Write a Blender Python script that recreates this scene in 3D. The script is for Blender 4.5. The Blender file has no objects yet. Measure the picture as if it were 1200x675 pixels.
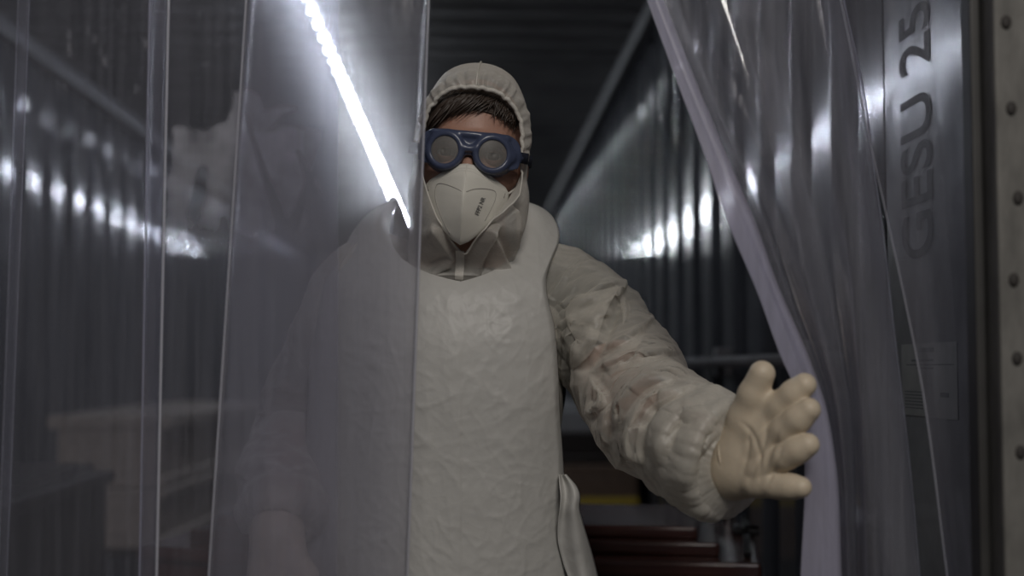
import bpy, bmesh, math, random
import numpy as np
from mathutils import Vector

random.seed(7)
RNG = np.random.default_rng(11)
scene = bpy.context.scene
COL = scene.collection
R = math.radians

# ------------------------------------------------------------------ camera
CZ = 1.28
F_PX = 1600.0
YAW = math.atan(52.0 / F_PX)
PIT = math.atan(94.5 / F_PX)
FWD = np.array([math.sin(YAW) * math.cos(PIT), math.cos(YAW) * math.cos(PIT), math.sin(PIT)])
RGT = np.array([math.cos(YAW), -math.sin(YAW), 0.0])
UPV = np.cross(RGT, FWD)
CAM = np.array([0.0, 0.0, CZ])


def W(px, py, Y):
    """world point at depth Y that the photograph shows at pixel (px, py)"""
    px = np.asarray(px, float); py = np.asarray(py, float); Y = np.asarray(Y, float)
    d = FWD * F_PX + RGT * (px - 600.0)[..., None] + UPV * (337.5 - py)[..., None]
    return CAM + d * (Y / d[..., 1])[..., None]


def W1(px, py, Y):
    return W(np.float64(px), np.float64(py), np.float64(Y))


cam_d = bpy.data.cameras.new('camera')
cam_d.sensor_width = 36.0
cam_d.lens = F_PX * 36.0 / 1200.0
cam_d.clip_start = 0.05
cam = bpy.data.objects.new('camera', cam_d)
COL.objects.link(cam)
cam.location = CAM
cam.rotation_euler = (math.pi / 2 + PIT, 0, -YAW)
cam_d.dof.use_dof = True
cam_d.dof.focus_distance = 1.87
cam_d.dof.aperture_fstop = 2.1
scene.camera = cam
vs = scene.view_settings
vs.view_transform = 'Standard'
vs.look = 'None'
vs.gamma = 1.0
vs.exposure = 0.0
vs.use_curve_mapping = False
scene.cycles.max_bounces = 14
scene.cycles.transparent_max_bounces = 32
scene.cycles.transmission_bounces = 10
scene.cycles.use_denoising = True
scene.cycles.caustics_refractive = True
scene.cycles.sample_clamp_indirect = 6.0


# ------------------------------------------------------------------ object helpers
def link(o, parent=None):
    COL.objects.link(o)
    if parent is not None:
        o.parent = parent
    return o


def tag(o, label=None, cat=None, group=None, kind=None):
    if label: o['label'] = label
    if cat: o['category'] = cat
    if group: o['group'] = group
    if kind: o['kind'] = kind
    return o


def empty(name, loc=(0, 0, 0), rz=0.0):
    o = bpy.data.objects.new(name, None)
    o.empty_display_size = 0.1
    COL.objects.link(o)
    o.location = loc
    o.rotation_euler = (0, 0, rz)
    return o


def mesh_obj(name, verts, faces, mat=None, parent=None, smooth=True, mats=None, midx=None):
    me = bpy.data.meshes.new(name)
    verts = np.asarray(verts, dtype=np.float64)
    me.from_pydata([tuple(v) for v in verts], [], [tuple(int(i) for i in f) for f in faces])
    if mats:
        for m in mats: me.materials.append(m)
    elif mat:
        me.materials.append(mat)
    if midx is not None:
        me.polygons.foreach_set('material_index', np.asarray(midx, dtype=np.int32))
    if smooth:
        me.polygons.foreach_set('use_smooth', np.ones(len(me.polygons), dtype=bool))
    me.update()
    return link(bpy.data.objects.new(name, me), parent)


class MB:
    """collects shapes of ONE part"""
    def __init__(self):
        self.v = []; self.f = []; self.sm = []

    def add(self, V, F, smooth=False):
        n = len(self.v)
        self.v += [tuple(map(float, p)) for p in V]
        self.f += [tuple(int(i) + n for i in f) for f in F]
        self.sm += [smooth] * len(F)
        return self

    def box(self, c, s, rz=0.0, bevel=0.0):
        bm = bmesh.new()
        bmesh.ops.create_cube(bm, size=1.0)
        for v in bm.verts:
            v.co = Vector((v.co.x * s[0], v.co.y * s[1], v.co.z * s[2]))
        if bevel > 0:
            bmesh.ops.bevel(bm, geom=bm.edges[:], offset=bevel, segments=2, profile=0.6, affect='EDGES')
        ca, sa = math.cos(rz), math.sin(rz)
        V = [(c[0] + v.co.x * ca - v.co.y * sa, c[1] + v.co.x * sa + v.co.y * ca, c[2] + v.co.z) for v in bm.verts]
        bm.verts.index_update()
        F = [[v.index for v in f.verts] for f in bm.faces]
        bm.free()
        return self.add(V, F)

    def tube(self, pts, rad, n=10, caps=True):
        V, F = tube_geo(pts, rad, n, caps)
        return self.add(V, F, True)

    def prism(self, poly, z0, z1, bevel=0.0):
        """vertical prism over an (x, y) outline"""
        bm = bmesh.new()
        vs_ = [bm.verts.new((p[0], p[1], z0)) for p in poly]
        f = bm.faces.new(vs_)
        r = bmesh.ops.extrude_face_region(bm, geom=[f])
        for g in r['geom']:
            if isinstance(g, bmesh.types.BMVert): g.co.z = z1
        bmesh.ops.recalc_face_normals(bm, faces=bm.faces[:])
        if bevel > 0:
            bmesh.ops.bevel(bm, geom=bm.edges[:], offset=bevel, segments=2, profile=0.6, affect='EDGES')
        bm.verts.index_update()
        V = [v.co[:] for v in bm.verts]
        F = [[v.index for v in f.verts] for f in bm.faces]
        bm.free()
        return self.add(V, F)

    def build(self, name, mat, parent=None):
        o = mesh_obj(name, self.v, self.f, mat, parent, smooth=False)
        o.data.polygons.foreach_set('use_smooth', np.array(self.sm, dtype=bool))
        return o


def tube_geo(pts, rad, n=10, caps=True):
    P = np.asarray(pts, float)
    m = len(P)
    rad = np.broadcast_to(np.asarray(rad, float), (m,))
    T, N, B = frames(P)
    a = np.arange(n) * 2 * math.pi / n
    V = (P[:, None] + rad[:, None, None] * (np.cos(a)[None, :, None] * N[:, None] + np.sin(a)[None, :, None] * B[:, None])).reshape(-1, 3)
    F = []
    for i in range(m - 1):
        for j in range(n):
            k = (j + 1) % n
            F.append((i * n + j, i * n + k, (i + 1) * n + k, (i + 1) * n + j))
    if caps:
        F.append(tuple(range(n))[::-1])
        F.append(tuple(range((m - 1) * n, m * n)))
    return V, F


def frames(P):
    T = np.gradient(P, axis=0)
    T /= np.linalg.norm(T, axis=1, keepdims=True) + 1e-12
    n0 = np.cross(T[0], [0.0, 0.0, 1.0])
    if np.linalg.norm(n0) < 1e-3: n0 = np.cross(T[0], [1.0, 0.0, 0.0])
    n0 /= np.linalg.norm(n0)
    N = [n0]
    for i in range(1, len(P)):
        n = N[-1] - T[i] * np.dot(N[-1], T[i])
        N.append(n / np.linalg.norm(n))
    N = np.array(N)
    return T, N, np.cross(T, N)


def cr_spline(P, n):
    """Catmull-Rom resampling (any dimension), uniform in parameter"""
    P = np.asarray(P, float)
    m = len(P)
    t = np.linspace(0, m - 1, n)
    i = np.clip(np.floor(t).astype(int), 0, m - 2)
    f = (t - i)[:, None]
    Q = np.vstack([2 * P[0] - P[1], P, 2 * P[-1] - P[-2]])
    p0, p1, p2, p3 = Q[i], Q[i + 1], Q[i + 2], Q[i + 3]
    return 0.5 * ((2 * p1) + (-p0 + p2) * f + (2 * p0 - 5 * p1 + 4 * p2 - p3) * f ** 2 + (-p0 + 3 * p1 - 3 * p2 + p3) * f ** 3)


def interp(x, xs, ys):
    return np.interp(x, xs, ys)


def smooth_interp(x, xs, ys):
    """monotone-ish cubic through the points"""
    xs = np.asarray(xs, float); ys = np.asarray(ys, float); x = np.clip(np.asarray(x, float), xs[0], xs[-1])
    d = np.gradient(ys, xs)
    i = np.clip(np.searchsorted(xs, x, side='right') - 1, 0, len(xs) - 2)
    h = xs[i + 1] - xs[i]; t = (x - xs[i]) / h
    return ((2 * t ** 3 - 3 * t ** 2 + 1) * ys[i] + (t ** 3 - 2 * t ** 2 + t) * h * d[i]
            + (-2 * t ** 3 + 3 * t ** 2) * ys[i + 1] + (t ** 3 - t ** 2) * h * d[i + 1])


def grid_faces(nv, nu, closed=False, off=0):
    F = []
    for i in range(nv - 1):
        for j in range(nu if closed else nu - 1):
            k = (j + 1) % nu
            F.append((off + i * nu + j, off + i * nu + k, off + (i + 1) * nu + k, off + (i + 1) * nu + j))
    return F


# ------------------------------------------------------------------ noise
_perm = np.random.default_rng(3).permutation(256)
_perm = np.concatenate([_perm, _perm, _perm])
_grad = np.random.default_rng(4).normal(size=(256, 3))
_grad /= np.linalg.norm(_grad, axis=1, keepdims=True)


def perlin(P):
    P = np.asarray(P, float)
    i = np.floor(P).astype(int); f = P - i
    u = f * f * f * (f * (f * 6 - 15) + 10)
    i &= 255
    out = 0
    for dx in (0, 1):
        wx = u[..., 0] if dx else 1 - u[..., 0]
        for dy in (0, 1):
            wy = u[..., 1] if dy else 1 - u[..., 1]
            for dz in (0, 1):
                wz = u[..., 2] if dz else 1 - u[..., 2]
                h = _perm[_perm[_perm[i[..., 0] + dx] + i[..., 1] + dy] + i[..., 2] + dz]
                g = _grad[h]
                d = g[..., 0] * (f[..., 0] - dx) + g[..., 1] * (f[..., 1] - dy) + g[..., 2] * (f[..., 2] - dz)
                out = out + wx * wy * wz * d
    return out


def ridged(P, octaves=3):
    s = 0; a = 1.0
    for k in range(octaves):
        s = s + a * (1 - 2.2 * np.abs(perlin(P * (2 ** k) + 17.3 * k)))
        a *= 0.5
    return s


# ------------------------------------------------------------------ signed distance fields and surface nets
def smin(a, b, k):
    h = np.clip(0.5 + 0.5 * (b - a) / k, 0, 1)
    return b * (1 - h) + a * h - k * h * (1 - h)


def smax(a, b, k):
    return -smin(-a, -b, k)


def sd_capsule(P, a, b, ra, rb):
    a = np.asarray(a, float); b = np.asarray(b, float)
    ba = b - a
    h = np.clip(((P - a) @ ba) / (ba @ ba), 0, 1)
    d = P - a - h[..., None] * ba
    return np.sqrt((d * d).sum(-1)) - (ra + (rb - ra) * h)


def sd_ellipsoid(P, c, r, M=None):
    q = P - np.asarray(c, float)
    if M is not None: q = q @ M
    r = np.asarray(r, float)
    k0 = np.sqrt(((q / r) ** 2).sum(-1))
    k1 = np.sqrt(((q / (r * r)) ** 2).sum(-1)) + 1e-9
    return k0 * (k0 - 1.0) / k1


def sd_box(P, c, h, rnd=0.0):
    q = np.abs(P - np.asarray(c, float)) - (np.asarray(h, float) - rnd)
    return np.sqrt((np.maximum(q, 0) ** 2).sum(-1)) + np.minimum(q.max(-1), 0) - rnd


def surface_nets(fn, lo, hi, h):
    lo = np.asarray(lo, float); hi = np.asarray(hi, float)
    n = np.ceil((hi - lo) / h).astype(int) + 1
    ax = [lo[k] + h * np.arange(n[k]) for k in range(3)]
    val = np.empty(n, np.float32)
    st = 24
    for s in range(0, n[0], st):
        X = np.stack(np.meshgrid(ax[0][s:s + st], ax[1], ax[2], indexing='ij'), -1)
        val[s:s + st] = fn(X)
    ins = val < 0
    cn = n - 1
    cnt = np.zeros(cn, np.int8)
    offs = [(a, b, c) for a in (0, 1) for b in (0, 1) for c in (0, 1)]
    for o in offs:
        cnt += ins[o[0]:o[0] + cn[0], o[1]:o[1] + cn[1], o[2]:o[2] + cn[2]]
    act = (cnt > 0) & (cnt < 8)
    I = np.argwhere(act)
    idx = -np.ones(cn, np.int64); idx[act] = np.arange(len(I))
    acc = np.zeros((len(I), 3)); num = np.zeros(len(I))
    for o in offs:
        for k in range(3):
            if o[k]: continue
            o2 = list(o); o2[k] = 1
            A = I + np.array(o); Bq = I + np.array(o2)
            va = val[A[:, 0], A[:, 1], A[:, 2]]; vb = val[Bq[:, 0], Bq[:, 1], Bq[:, 2]]
            m = (va < 0) != (vb < 0)
            t = np.where(m, va / np.where(m, va - vb, 1), 0)
            p = np.array(o, float) + t[:, None] * np.eye(3)[k]
            acc[m] += p[m]; num[m] += 1
    V = lo + h * (I + acc / num[:, None])
    F = []
    for k in range(3):
        a, b = (k + 1) % 3, (k + 2) % 3
        sl0 = [slice(None)] * 3; sl1 = [slice(None)] * 3
        sl0[k] = slice(0, n[k] - 1); sl1[k] = slice(1, n[k])
        s0 = ins[tuple(sl0)]; s1 = ins[tuple(sl1)]
        E = np.argwhere(s0 != s1)
        E = E[(E[:, a] > 0) & (E[:, b] > 0) & (E[:, a] < n[a] - 1) & (E[:, b] < n[b] - 1)]
        ea = np.zeros(3, int); ea[a] = 1
        eb = np.zeros(3, int); eb[b] = 1
        def at(q): return idx[q[:, 0], q[:, 1], q[:, 2]]
        quad = np.stack([at(E - ea - eb), at(E - eb), at(E), at(E - ea)], 1)
        flip = ~s0[E[:, 0], E[:, 1], E[:, 2]]
        quad[flip] = quad[flip][:, ::-1]
        F.append(quad)
    F = np.vstack(F)
    F = F[(F >= 0).all(1)]
    # pull the vertices onto the true surface
    e = h * 0.2
    for _ in range(2):
        g = np.stack([(fn(V + e * np.eye(3)[k]) - fn(V - e * np.eye(3)[k])) / (2 * e) for k in range(3)], 1)
        g2 = (g * g).sum(1, keepdims=True) + 1e-6
        st_ = fn(V)[:, None] * g / g2
        ln = np.linalg.norm(st_, axis=1, keepdims=True) + 1e-12
        V = V - st_ * np.minimum(1, 0.6 * h / ln)
    return V, F


# ------------------------------------------------------------------ cloth on a grid (position based)
def cloth_grid(B, grow_u=1.06, grow_v=1.06, closed=True, iters=120, attract=0.01, pin=(1, 1), collide=None,
               amp=0.004, freq=25.0, bend=0.25, grav=0.00006, seed=0.0, pinmask=None):
    nv, nu, _ = B.shape
    def lens(du, dv):
        if closed:
            J = np.roll(B, -du, axis=1)
            A = B[:nv - dv]; C = J[dv:]
        else:
            if du >= 0:
                A = B[:nv - dv, :nu - du]; C = B[dv:, du:]
            else:
                A = B[:nv - dv, -du:]; C = B[dv:, :nu + du]
        return np.linalg.norm(C - A, axis=-1)
    g2 = 0.5 * (grow_u + grow_v)
    specs = [(1, 0, grow_u, 1.0), (0, 1, grow_v, 1.0), (1, 1, g2, 0.5), (-1, 1, g2, 0.5), (2, 0, grow_u, bend), (0, 2, grow_v, bend), (4, 0, grow_u, bend * 0.4), (0, 4, grow_v, bend * 0.4)]
    rest = [lens(a, b) * g for a, b, g, s in specs]
    P = B.copy()
    nrm = np.cross(np.gradient(B, axis=0), np.roll(B, -1, 1) - np.roll(B, 1, 1) if closed else np.gradient(B, axis=1))
    nrm /= np.linalg.norm(nrm, axis=-1, keepdims=True) + 1e-12
    P += nrm * (amp * (perlin(B * freq + seed) + 0.6 * perlin(B * freq * 2.1 + seed + 9)))[..., None]
    V = np.zeros_like(P)
    free = np.ones((nv, nu, 1))
    if pin[0]: free[:pin[0]] = 0
    if pin[1]: free[-pin[1]:] = 0
    if pinmask is not None: free = free * pinmask[..., None]
    jj = np.arange(nu)
    for it in range(iters):
        V *= 0.9
        V[..., 2] -= grav
        V += (B - P) * attract
        Pn = P + V * free
        P0 = P
        P = Pn
        for (du, dv, g, st), L0 in zip(specs, rest):
            stp = max(abs(du), 1) if dv == 0 else dv
            if dv == 0:
                for ph in range(2):
                    if closed:
                        I = jj[(jj // du) % 2 == ph]
                        J = (I + du) % nu
                    else:
                        I = jj[((jj // du) % 2 == ph) & (jj + du < nu)]
                        J = I + du
                    if len(I) == 0: continue
                    D = P[:, J] - P[:, I]
                    L = np.linalg.norm(D, axis=-1) + 1e-12
                    c = (L - L0[:, I]) / L
                    if du > 1: c = np.minimum(c, 0)
                    C = 0.5 * st * c[..., None] * D
                    P[:, I] += C * free[:, I]; P[:, J] -= C * free[:, J]
            else:
                rows = np.arange(nv - dv)
                for ph in range(2):
                    Rw = rows[(rows // dv) % 2 == ph]
                    if len(Rw) == 0: continue
                    if closed:
                        A = P[Rw]; Cn = np.roll(P[Rw + dv], -du, axis=1); L1 = L0[Rw]
                        D = Cn - A
                        L = np.linalg.norm(D, axis=-1) + 1e-12
                        c = (L - L1) / L
                        if dv > 1: c = np.minimum(c, 0)
                        C = 0.5 * st * c[..., None] * D
                        P[Rw] += C * free[Rw]
                        P[Rw + dv] -= np.roll(C, du, axis=1) * free[Rw + dv]
                    else:
                        a0, a1 = (0, nu - du) if du >= 0 else (-du, nu)
                        b0, b1 = (du, nu) if du >= 0 else (0, nu + du)
                        D = P[Rw + dv, b0:b1] - P[Rw, a0:a1]
                        L = np.linalg.norm(D, axis=-1) + 1e-12
                        c = (L - L0[Rw]) / L
                        if dv > 1: c = np.minimum(c, 0)
                        C = 0.5 * st * c[..., None] * D
                        P[Rw, a0:a1] += C * free[Rw, a0:a1]; P[Rw + dv, b0:b1] -= C * free[Rw + dv, b0:b1]
        if collide is not None and it % 2 == 1:
            P = collide(P)
        V = np.clip(P - P0, -0.004, 0.004)
    return P


def upsample(P, closed=True):
    """double a grid with cubic interpolation"""
    def up(A, axis, cl):
        A = np.moveaxis(A, axis, 0)
        n = len(A)
        if cl:
            mid = (-np.roll(A, 1, 0) + 9 * A + 9 * np.roll(A, -1, 0) - np.roll(A, -2, 0)) / 16
            out = np.empty((2 * n,) + A.shape[1:]); out[0::2] = A; out[1::2] = mid
        else:
            E = np.concatenate([[2 * A[0] - A[1]], A, [2 * A[-1] - A[-2]]])
            mid = (-E[:-3] + 9 * E[1:-2] + 9 * E[2:-1] - E[3:]) / 16
            out = np.empty((2 * n - 1,) + A.shape[1:]); out[0::2] = A; out[1::2] = mid
        return np.moveaxis(out, 0, axis)
    return up(up(P, 0, False), 1, closed)


def grid_normals(P, closed):
    du = (np.roll(P, -1, 1) - np.roll(P, 1, 1)) if closed else np.gradient(P, axis=1)
    n = np.cross(du, np.gradient(P, axis=0))
    return n / (np.linalg.norm(n, axis=-1, keepdims=True) + 1e-12)


# ------------------------------------------------------------------ materials
def new_mat(name):
    m = bpy.data.materials.new(name)
    m.use_nodes = True
    nt = m.node_tree
    nt.nodes.clear()
    out = nt.nodes.new('ShaderNodeOutputMaterial')
    return m, nt, out


def nd(nt, typ, ins=None, **kw):
    n = nt.nodes.new(typ)
    for k, v in kw.items(): setattr(n, k, v)
    if ins:
        for k, v in ins.items():
            if hasattr(v, 'is_linked') or isinstance(v, bpy.types.NodeSocket): nt.links.new(v, n.inputs[k])
            else: n.inputs[k].default_value = v
    return n


def rgb(c): return (c[0], c[1], c[2], 1.0)


def principled(name, col, rough=0.5, metal=0.0, spec=0.5, noise=0.0, nscale=8.0, bump=0.0, bscale=60.0, stretch=(1, 1, 1), coat=0.0, sss=0.0, rnoise=0.0):
    m, nt, out = new_mat(name)
    p = nd(nt, 'ShaderNodeBsdfPrincipled', {'Base Color': rgb(col), 'Roughness': rough, 'Metallic': metal, 'Specular IOR Level': spec, 'Coat Weight': coat, 'Coat Roughness': 0.15})
    nt.links.new(p.outputs[0], out.inputs['Surface'])
    tc = nd(nt, 'ShaderNodeTexCoord')
    mp = nd(nt, 'ShaderNodeMapping', {'Vector': tc.outputs['Object'], 'Scale': stretch})
    if noise > 0 or rnoise > 0:
        nz = nd(nt, 'ShaderNodeTexNoise', {'Vector': mp.outputs[0], 'Scale': nscale, 'Detail': 6.0, 'Roughness': 0.6})
    if noise > 0:
        cr = nd(nt, 'ShaderNodeMapRange', {'Value': nz.outputs['Fac'], 'From Min': 0.3, 'From Max': 0.7, 'To Min': 1 - noise, 'To Max': 1 + noise})
        mx = nd(nt, 'ShaderNodeVectorMath', {0: tuple(col), 'Scale': cr.outputs[0]}, operation='SCALE')
        nt.links.new(mx.outputs[0], p.inputs['Base Color'])
    if rnoise > 0:
        r2 = nd(nt, 'ShaderNodeMapRange', {'Value': nz.outputs['Fac'], 'From Min': 0.3, 'From Max': 0.7, 'To Min': max(0.02, rough - rnoise), 'To Max': rough + rnoise})
        nt.links.new(r2.outputs[0], p.inputs['Roughness'])
    if bump > 0:
        n2 = nd(nt, 'ShaderNodeTexNoise', {'Vector': mp.outputs[0], 'Scale': bscale, 'Detail': 4.0})
        b = nd(nt, 'ShaderNodeBump', {'Height': n2.outputs['Fac'], 'Strength': bump, 'Distance': 0.01})
        nt.links.new(b.outputs[0], p.inputs['Normal'])
    if sss > 0:
        p.inputs['Subsurface Weight'].default_value = sss
        p.inputs['Subsurface Radius'].default_value = (0.01, 0.005, 0.003)
        p.inputs['Subsurface Scale'].default_value = 0.6
    return m


def fabric(name, col, opacity=0.7, edge=0.3, transl=0.35, gloss=0.04, crinkle=0.25, cscale=40.0, tint=None, weave=0.0):
    """thin non-woven cloth: partly see-through, more opaque where seen edge-on or doubled"""
    m, nt, out = new_mat(name)
    tc = nd(nt, 'ShaderNodeTexCoord')
    nz = nd(nt, 'ShaderNodeTexNoise', {'Vector': tc.outputs['Object'], 'Scale': cscale, 'Detail': 5.0, 'Roughness': 0.6, 'Distortion': 1.2})
    rg = nd(nt, 'ShaderNodeMath', {0: nz.outputs['Fac'], 1: 0.5}, operation='SUBTRACT')
    ab = nd(nt, 'ShaderNodeMath', {0: rg.outputs[0]}, operation='ABSOLUTE')
    b = nd(nt, 'ShaderNodeBump', {'Height': ab.outputs[0], 'Strength': crinkle, 'Distance': 0.02})
    fine = nd(nt, 'ShaderNodeTexNoise', {'Vector': tc.outputs['Object'], 'Scale': 900.0, 'Detail': 2.0})
    b2 = nd(nt, 'ShaderNodeBump', {'Height': fine.outputs['Fac'], 'Strength': 0.1, 'Distance': 0.002, 'Normal': b.outputs[0]})
    if weave > 0:      # crumpled film: flat facets between sharp creases
        for k, (sc_, st_) in enumerate(((14.0, 0.6), (36.0, 0.9), (80.0, 0.8))):
            dn = nd(nt, 'ShaderNodeTexNoise', {'Vector': tc.outputs['Object'], 'Scale': sc_ * 0.6, 'Detail': 2.0})
            dv = nd(nt, 'ShaderNodeVectorMath', {0: dn.outputs['Color'], 'Scale': 1.4 / sc_}, operation='SCALE')
            av = nd(nt, 'ShaderNodeVectorMath', {0: tc.outputs['Object'], 1: dv.outputs[0]}, operation='ADD')
            vo = nd(nt, 'ShaderNodeTexVoronoi', {'Vector': av.outputs[0], 'Scale': sc_, 'Randomness': 1.0}, feature='F1')
            bb = nd(nt, 'ShaderNodeBump', {'Height': vo.outputs['Distance'], 'Strength': weave * st_, 'Distance': 0.25 / sc_, 'Normal': b.outputs[0] if k == 0 else bb.outputs[0]})
        b2.inputs['Normal'].is_linked and nt.links.remove(b2.inputs['Normal'].links[0])
        nt.links.new(bb.outputs[0], b2.inputs['Normal'])
        b = bb
    df = nd(nt, 'ShaderNodeBsdfDiffuse', {'Color': rgb(col), 'Normal': b2.outputs[0]})
    tl = nd(nt, 'ShaderNodeBsdfTranslucent', {'Color': rgb(tint or col), 'Normal': b2.outputs[0]})
    gl = nd(nt, 'ShaderNodeBsdfGlossy', {'Color': rgb((1, 1, 1)), 'Roughness': 0.42, 'Normal': b.outputs[0]})
    m1 = nd(nt, 'ShaderNodeMixShader', {0: transl, 1: df.outputs[0], 2: tl.outputs[0]})
    m2 = nd(nt, 'ShaderNodeMixShader', {0: gloss, 1: m1.outputs[0], 2: gl.outputs[0]})
    if opacity < 0.995:
        tr = nd(nt, 'ShaderNodeBsdfTransparent', {'Color': rgb((1, 1, 1))})
        lw = nd(nt, 'ShaderNodeLayerWeight', {'Blend': 0.35, 'Normal': b.outputs[0]})
        op = nd(nt, 'ShaderNodeMath', {0: lw.outputs['Facing'], 1: edge, 2: opacity}, operation='MULTIPLY_ADD', use_clamp=True)
        cl = nd(nt, 'ShaderNodeMath', {0: nz.outputs['Fac'], 1: 0.25, 2: op.outputs[0]}, operation='MULTIPLY_ADD')
        cl2 = nd(nt, 'ShaderNodeMath', {0: cl.outputs[0], 1: 0.125}, operation='SUBTRACT', use_clamp=True)
        m3 = nd(nt, 'ShaderNodeMixShader', {0: cl2.outputs[0], 1: tr.outputs[0], 2: m2.outputs[0]})
        nt.links.new(m3.outputs[0], out.inputs['Surface'])
    else:
        nt.links.new(m2.outputs[0], out.inputs['Surface'])
    return m


def emission(name, col, strength):
    m, nt, out = new_mat(name)
    e = nd(nt, 'ShaderNodeEmission', {'Color': rgb(col), 'Strength': strength})
    nt.links.new(e.outputs[0], out.inputs['Surface'])
    return m


def pvc(name, haze=0.10, fwd=0.10, rough=0.10, bump=0.15, tint=(0.93, 0.93, 0.97), speck=0.0, wave=6.0, frough=0.38, hazecol=(0.62, 0.61, 0.66), streak=0.5, gloss=1.0):
    """clear flexible PVC: see-through, faintly milky, glossy; pale patch and dried droplets from the dirt attribute"""
    m, nt, out = new_mat(name)
    tc = nd(nt, 'ShaderNodeTexCoord')
    mp = nd(nt, 'ShaderNodeMapping', {'Vector': tc.outputs['Object'], 'Scale': (1.0, 1.0, 0.10)})
    wv = nd(nt, 'ShaderNodeTexNoise', {'Vector': mp.outputs[0], 'Scale': wave * 6, 'Detail': 4.0})
    b = nd(nt, 'ShaderNodeBump', {'Height': wv.outputs['Fac'], 'Strength': bump, 'Distance': 0.02})
    tr = nd(nt, 'ShaderNodeBsdfTransparent', {'Color': rgb(tint)})
    rf = nd(nt, 'ShaderNodeBsdfRefraction', {'Color': rgb((1, 1, 1)), 'IOR': 1.22, 'Roughness': frough})
    df = nd(nt, 'ShaderNodeBsdfDiffuse', {'Color': rgb(hazecol)})
    tl = nd(nt, 'ShaderNodeBsdfTranslucent', {'Color': rgb(hazecol)})
    gl = nd(nt, 'ShaderNodeBsdfGlossy', {'Color': rgb((1, 1, 1)), 'Roughness': rough, 'Normal': b.outputs[0]})
    dt = nd(nt, 'ShaderNodeMixShader', {0: 0.72, 1: df.outputs[0], 2: tl.outputs[0]})
    at = nd(nt, 'ShaderNodeAttribute', attribute_name='marks')
    # faint vertical streaks in the haze
    mp2 = nd(nt, 'ShaderNodeMapping', {'Vector': tc.outputs['Object'], 'Scale': (1.0, 1.0, 0.03)})
    sn = nd(nt, 'ShaderNodeTexNoise', {'Vector': mp2.outputs[0], 'Scale': 120.0, 'Detail': 5.0, 'Roughness': 0.65})
    sr = nd(nt, 'ShaderNodeMapRange', {'Value': sn.outputs['Fac'], 'From Min': 0.3, 'From Max': 0.7, 'To Min': 1 - streak, 'To Max': 1 + streak})
    hz = nd(nt, 'ShaderNodeMath', {0: sr.outputs[0], 1: haze}, operation='MULTIPLY')
    h2 = nd(nt, 'ShaderNodeMath', {0: at.outputs['Fac'], 1: hz.outputs[0]}, operation='ADD', use_clamp=True)
    if speck > 0:
        sp = nd(nt, 'ShaderNodeMapping', {'Vector': tc.outputs['Object'], 'Scale': (1.0, 1.0, 0.55)})
        n1 = nd(nt, 'ShaderNodeTexNoise', {'Vector': sp.outputs[0], 'Scale': 42.0, 'Detail': 3.0, 'Roughness': 0.55})
        s1 = nd(nt, 'ShaderNodeMapRange', {'Value': n1.outputs['Fac'], 'From Min': 0.62, 'From Max': 0.70, 'To Min': 0.0, 'To Max': speck}, clamp=True)
        n2 = nd(nt, 'ShaderNodeTexNoise', {'Vector': tc.outputs['Object'], 'Scale': 5.0, 'Detail': 1.0})
        s2 = nd(nt, 'ShaderNodeMapRange', {'Value': n2.outputs['Fac'], 'From Min': 0.40, 'From Max': 0.60, 'To Min': 0.0, 'To Max': 1.0}, clamp=True)
        s3 = nd(nt, 'ShaderNodeMath', {0: s1.outputs[0], 1: s2.outputs[0]}, operation='MULTIPLY')
        h2 = nd(nt, 'ShaderNodeMath', {0: h2.outputs[0], 1: s3.outputs[0]}, operation='ADD', use_clamp=True)
    m1 = nd(nt, 'ShaderNodeMixShader', {0: fwd, 1: tr.outputs[0], 2: rf.outputs[0]})
    m2 = nd(nt, 'ShaderNodeMixShader', {0: h2.outputs[0], 1: m1.outputs[0], 2: dt.outputs[0]})
    fr = nd(nt, 'ShaderNodeFresnel', {'IOR': 1.5, 'Normal': b.outputs[0]})
    lim0 = nd(nt, 'ShaderNodeMath', {0: fr.outputs[0], 1: 0.6}, operation='MINIMUM')
    lim = nd(nt, 'ShaderNodeMath', {0: lim0.outputs[0], 1: gloss}, operation='MULTIPLY')
    m3 = nd(nt, 'ShaderNodeMixShader', {0: lim.outputs[0], 1: m2.outputs[0], 2: gl.outputs[0]})
    nt.links.new(m3.outputs[0], out.inputs['Surface'])
    return m
# ================================================================== the container
XL, XR, ZC, Y0, Y1 = -1.69, 0.66, 2.53, 1.46, 15.0
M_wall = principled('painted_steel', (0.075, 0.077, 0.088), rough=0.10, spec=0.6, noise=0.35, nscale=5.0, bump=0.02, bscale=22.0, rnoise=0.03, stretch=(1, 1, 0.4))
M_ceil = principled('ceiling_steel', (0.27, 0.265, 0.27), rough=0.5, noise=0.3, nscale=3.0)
M_floor = principled('floor_plywood', (0.06, 0.05, 0.042), rough=0.55, noise=0.4, nscale=4.0, stretch=(6, 1, 1))
M_rail = principled('rail_steel', (0.16, 0.16, 0.17), rough=0.4, noise=0.2, nscale=6.0)
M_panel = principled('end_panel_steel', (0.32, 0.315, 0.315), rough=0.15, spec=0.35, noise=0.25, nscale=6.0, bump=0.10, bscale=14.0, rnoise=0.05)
M_post = principled('galvanised_post', (0.135, 0.13, 0.12), rough=0.6, metal=0.0, noise=0.35, nscale=12.0, stretch=(3, 3, 1), bump=0.06, bscale=40)
M_hole = principled('rusty_bolt', (0.03, 0.026, 0.024), rough=0.7)
M_ground = principled('yard_asphalt', (0.05, 0.05, 0.05), rough=0.9, noise=0.3, nscale=20.0, bump=0.2, bscale=120)


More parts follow.
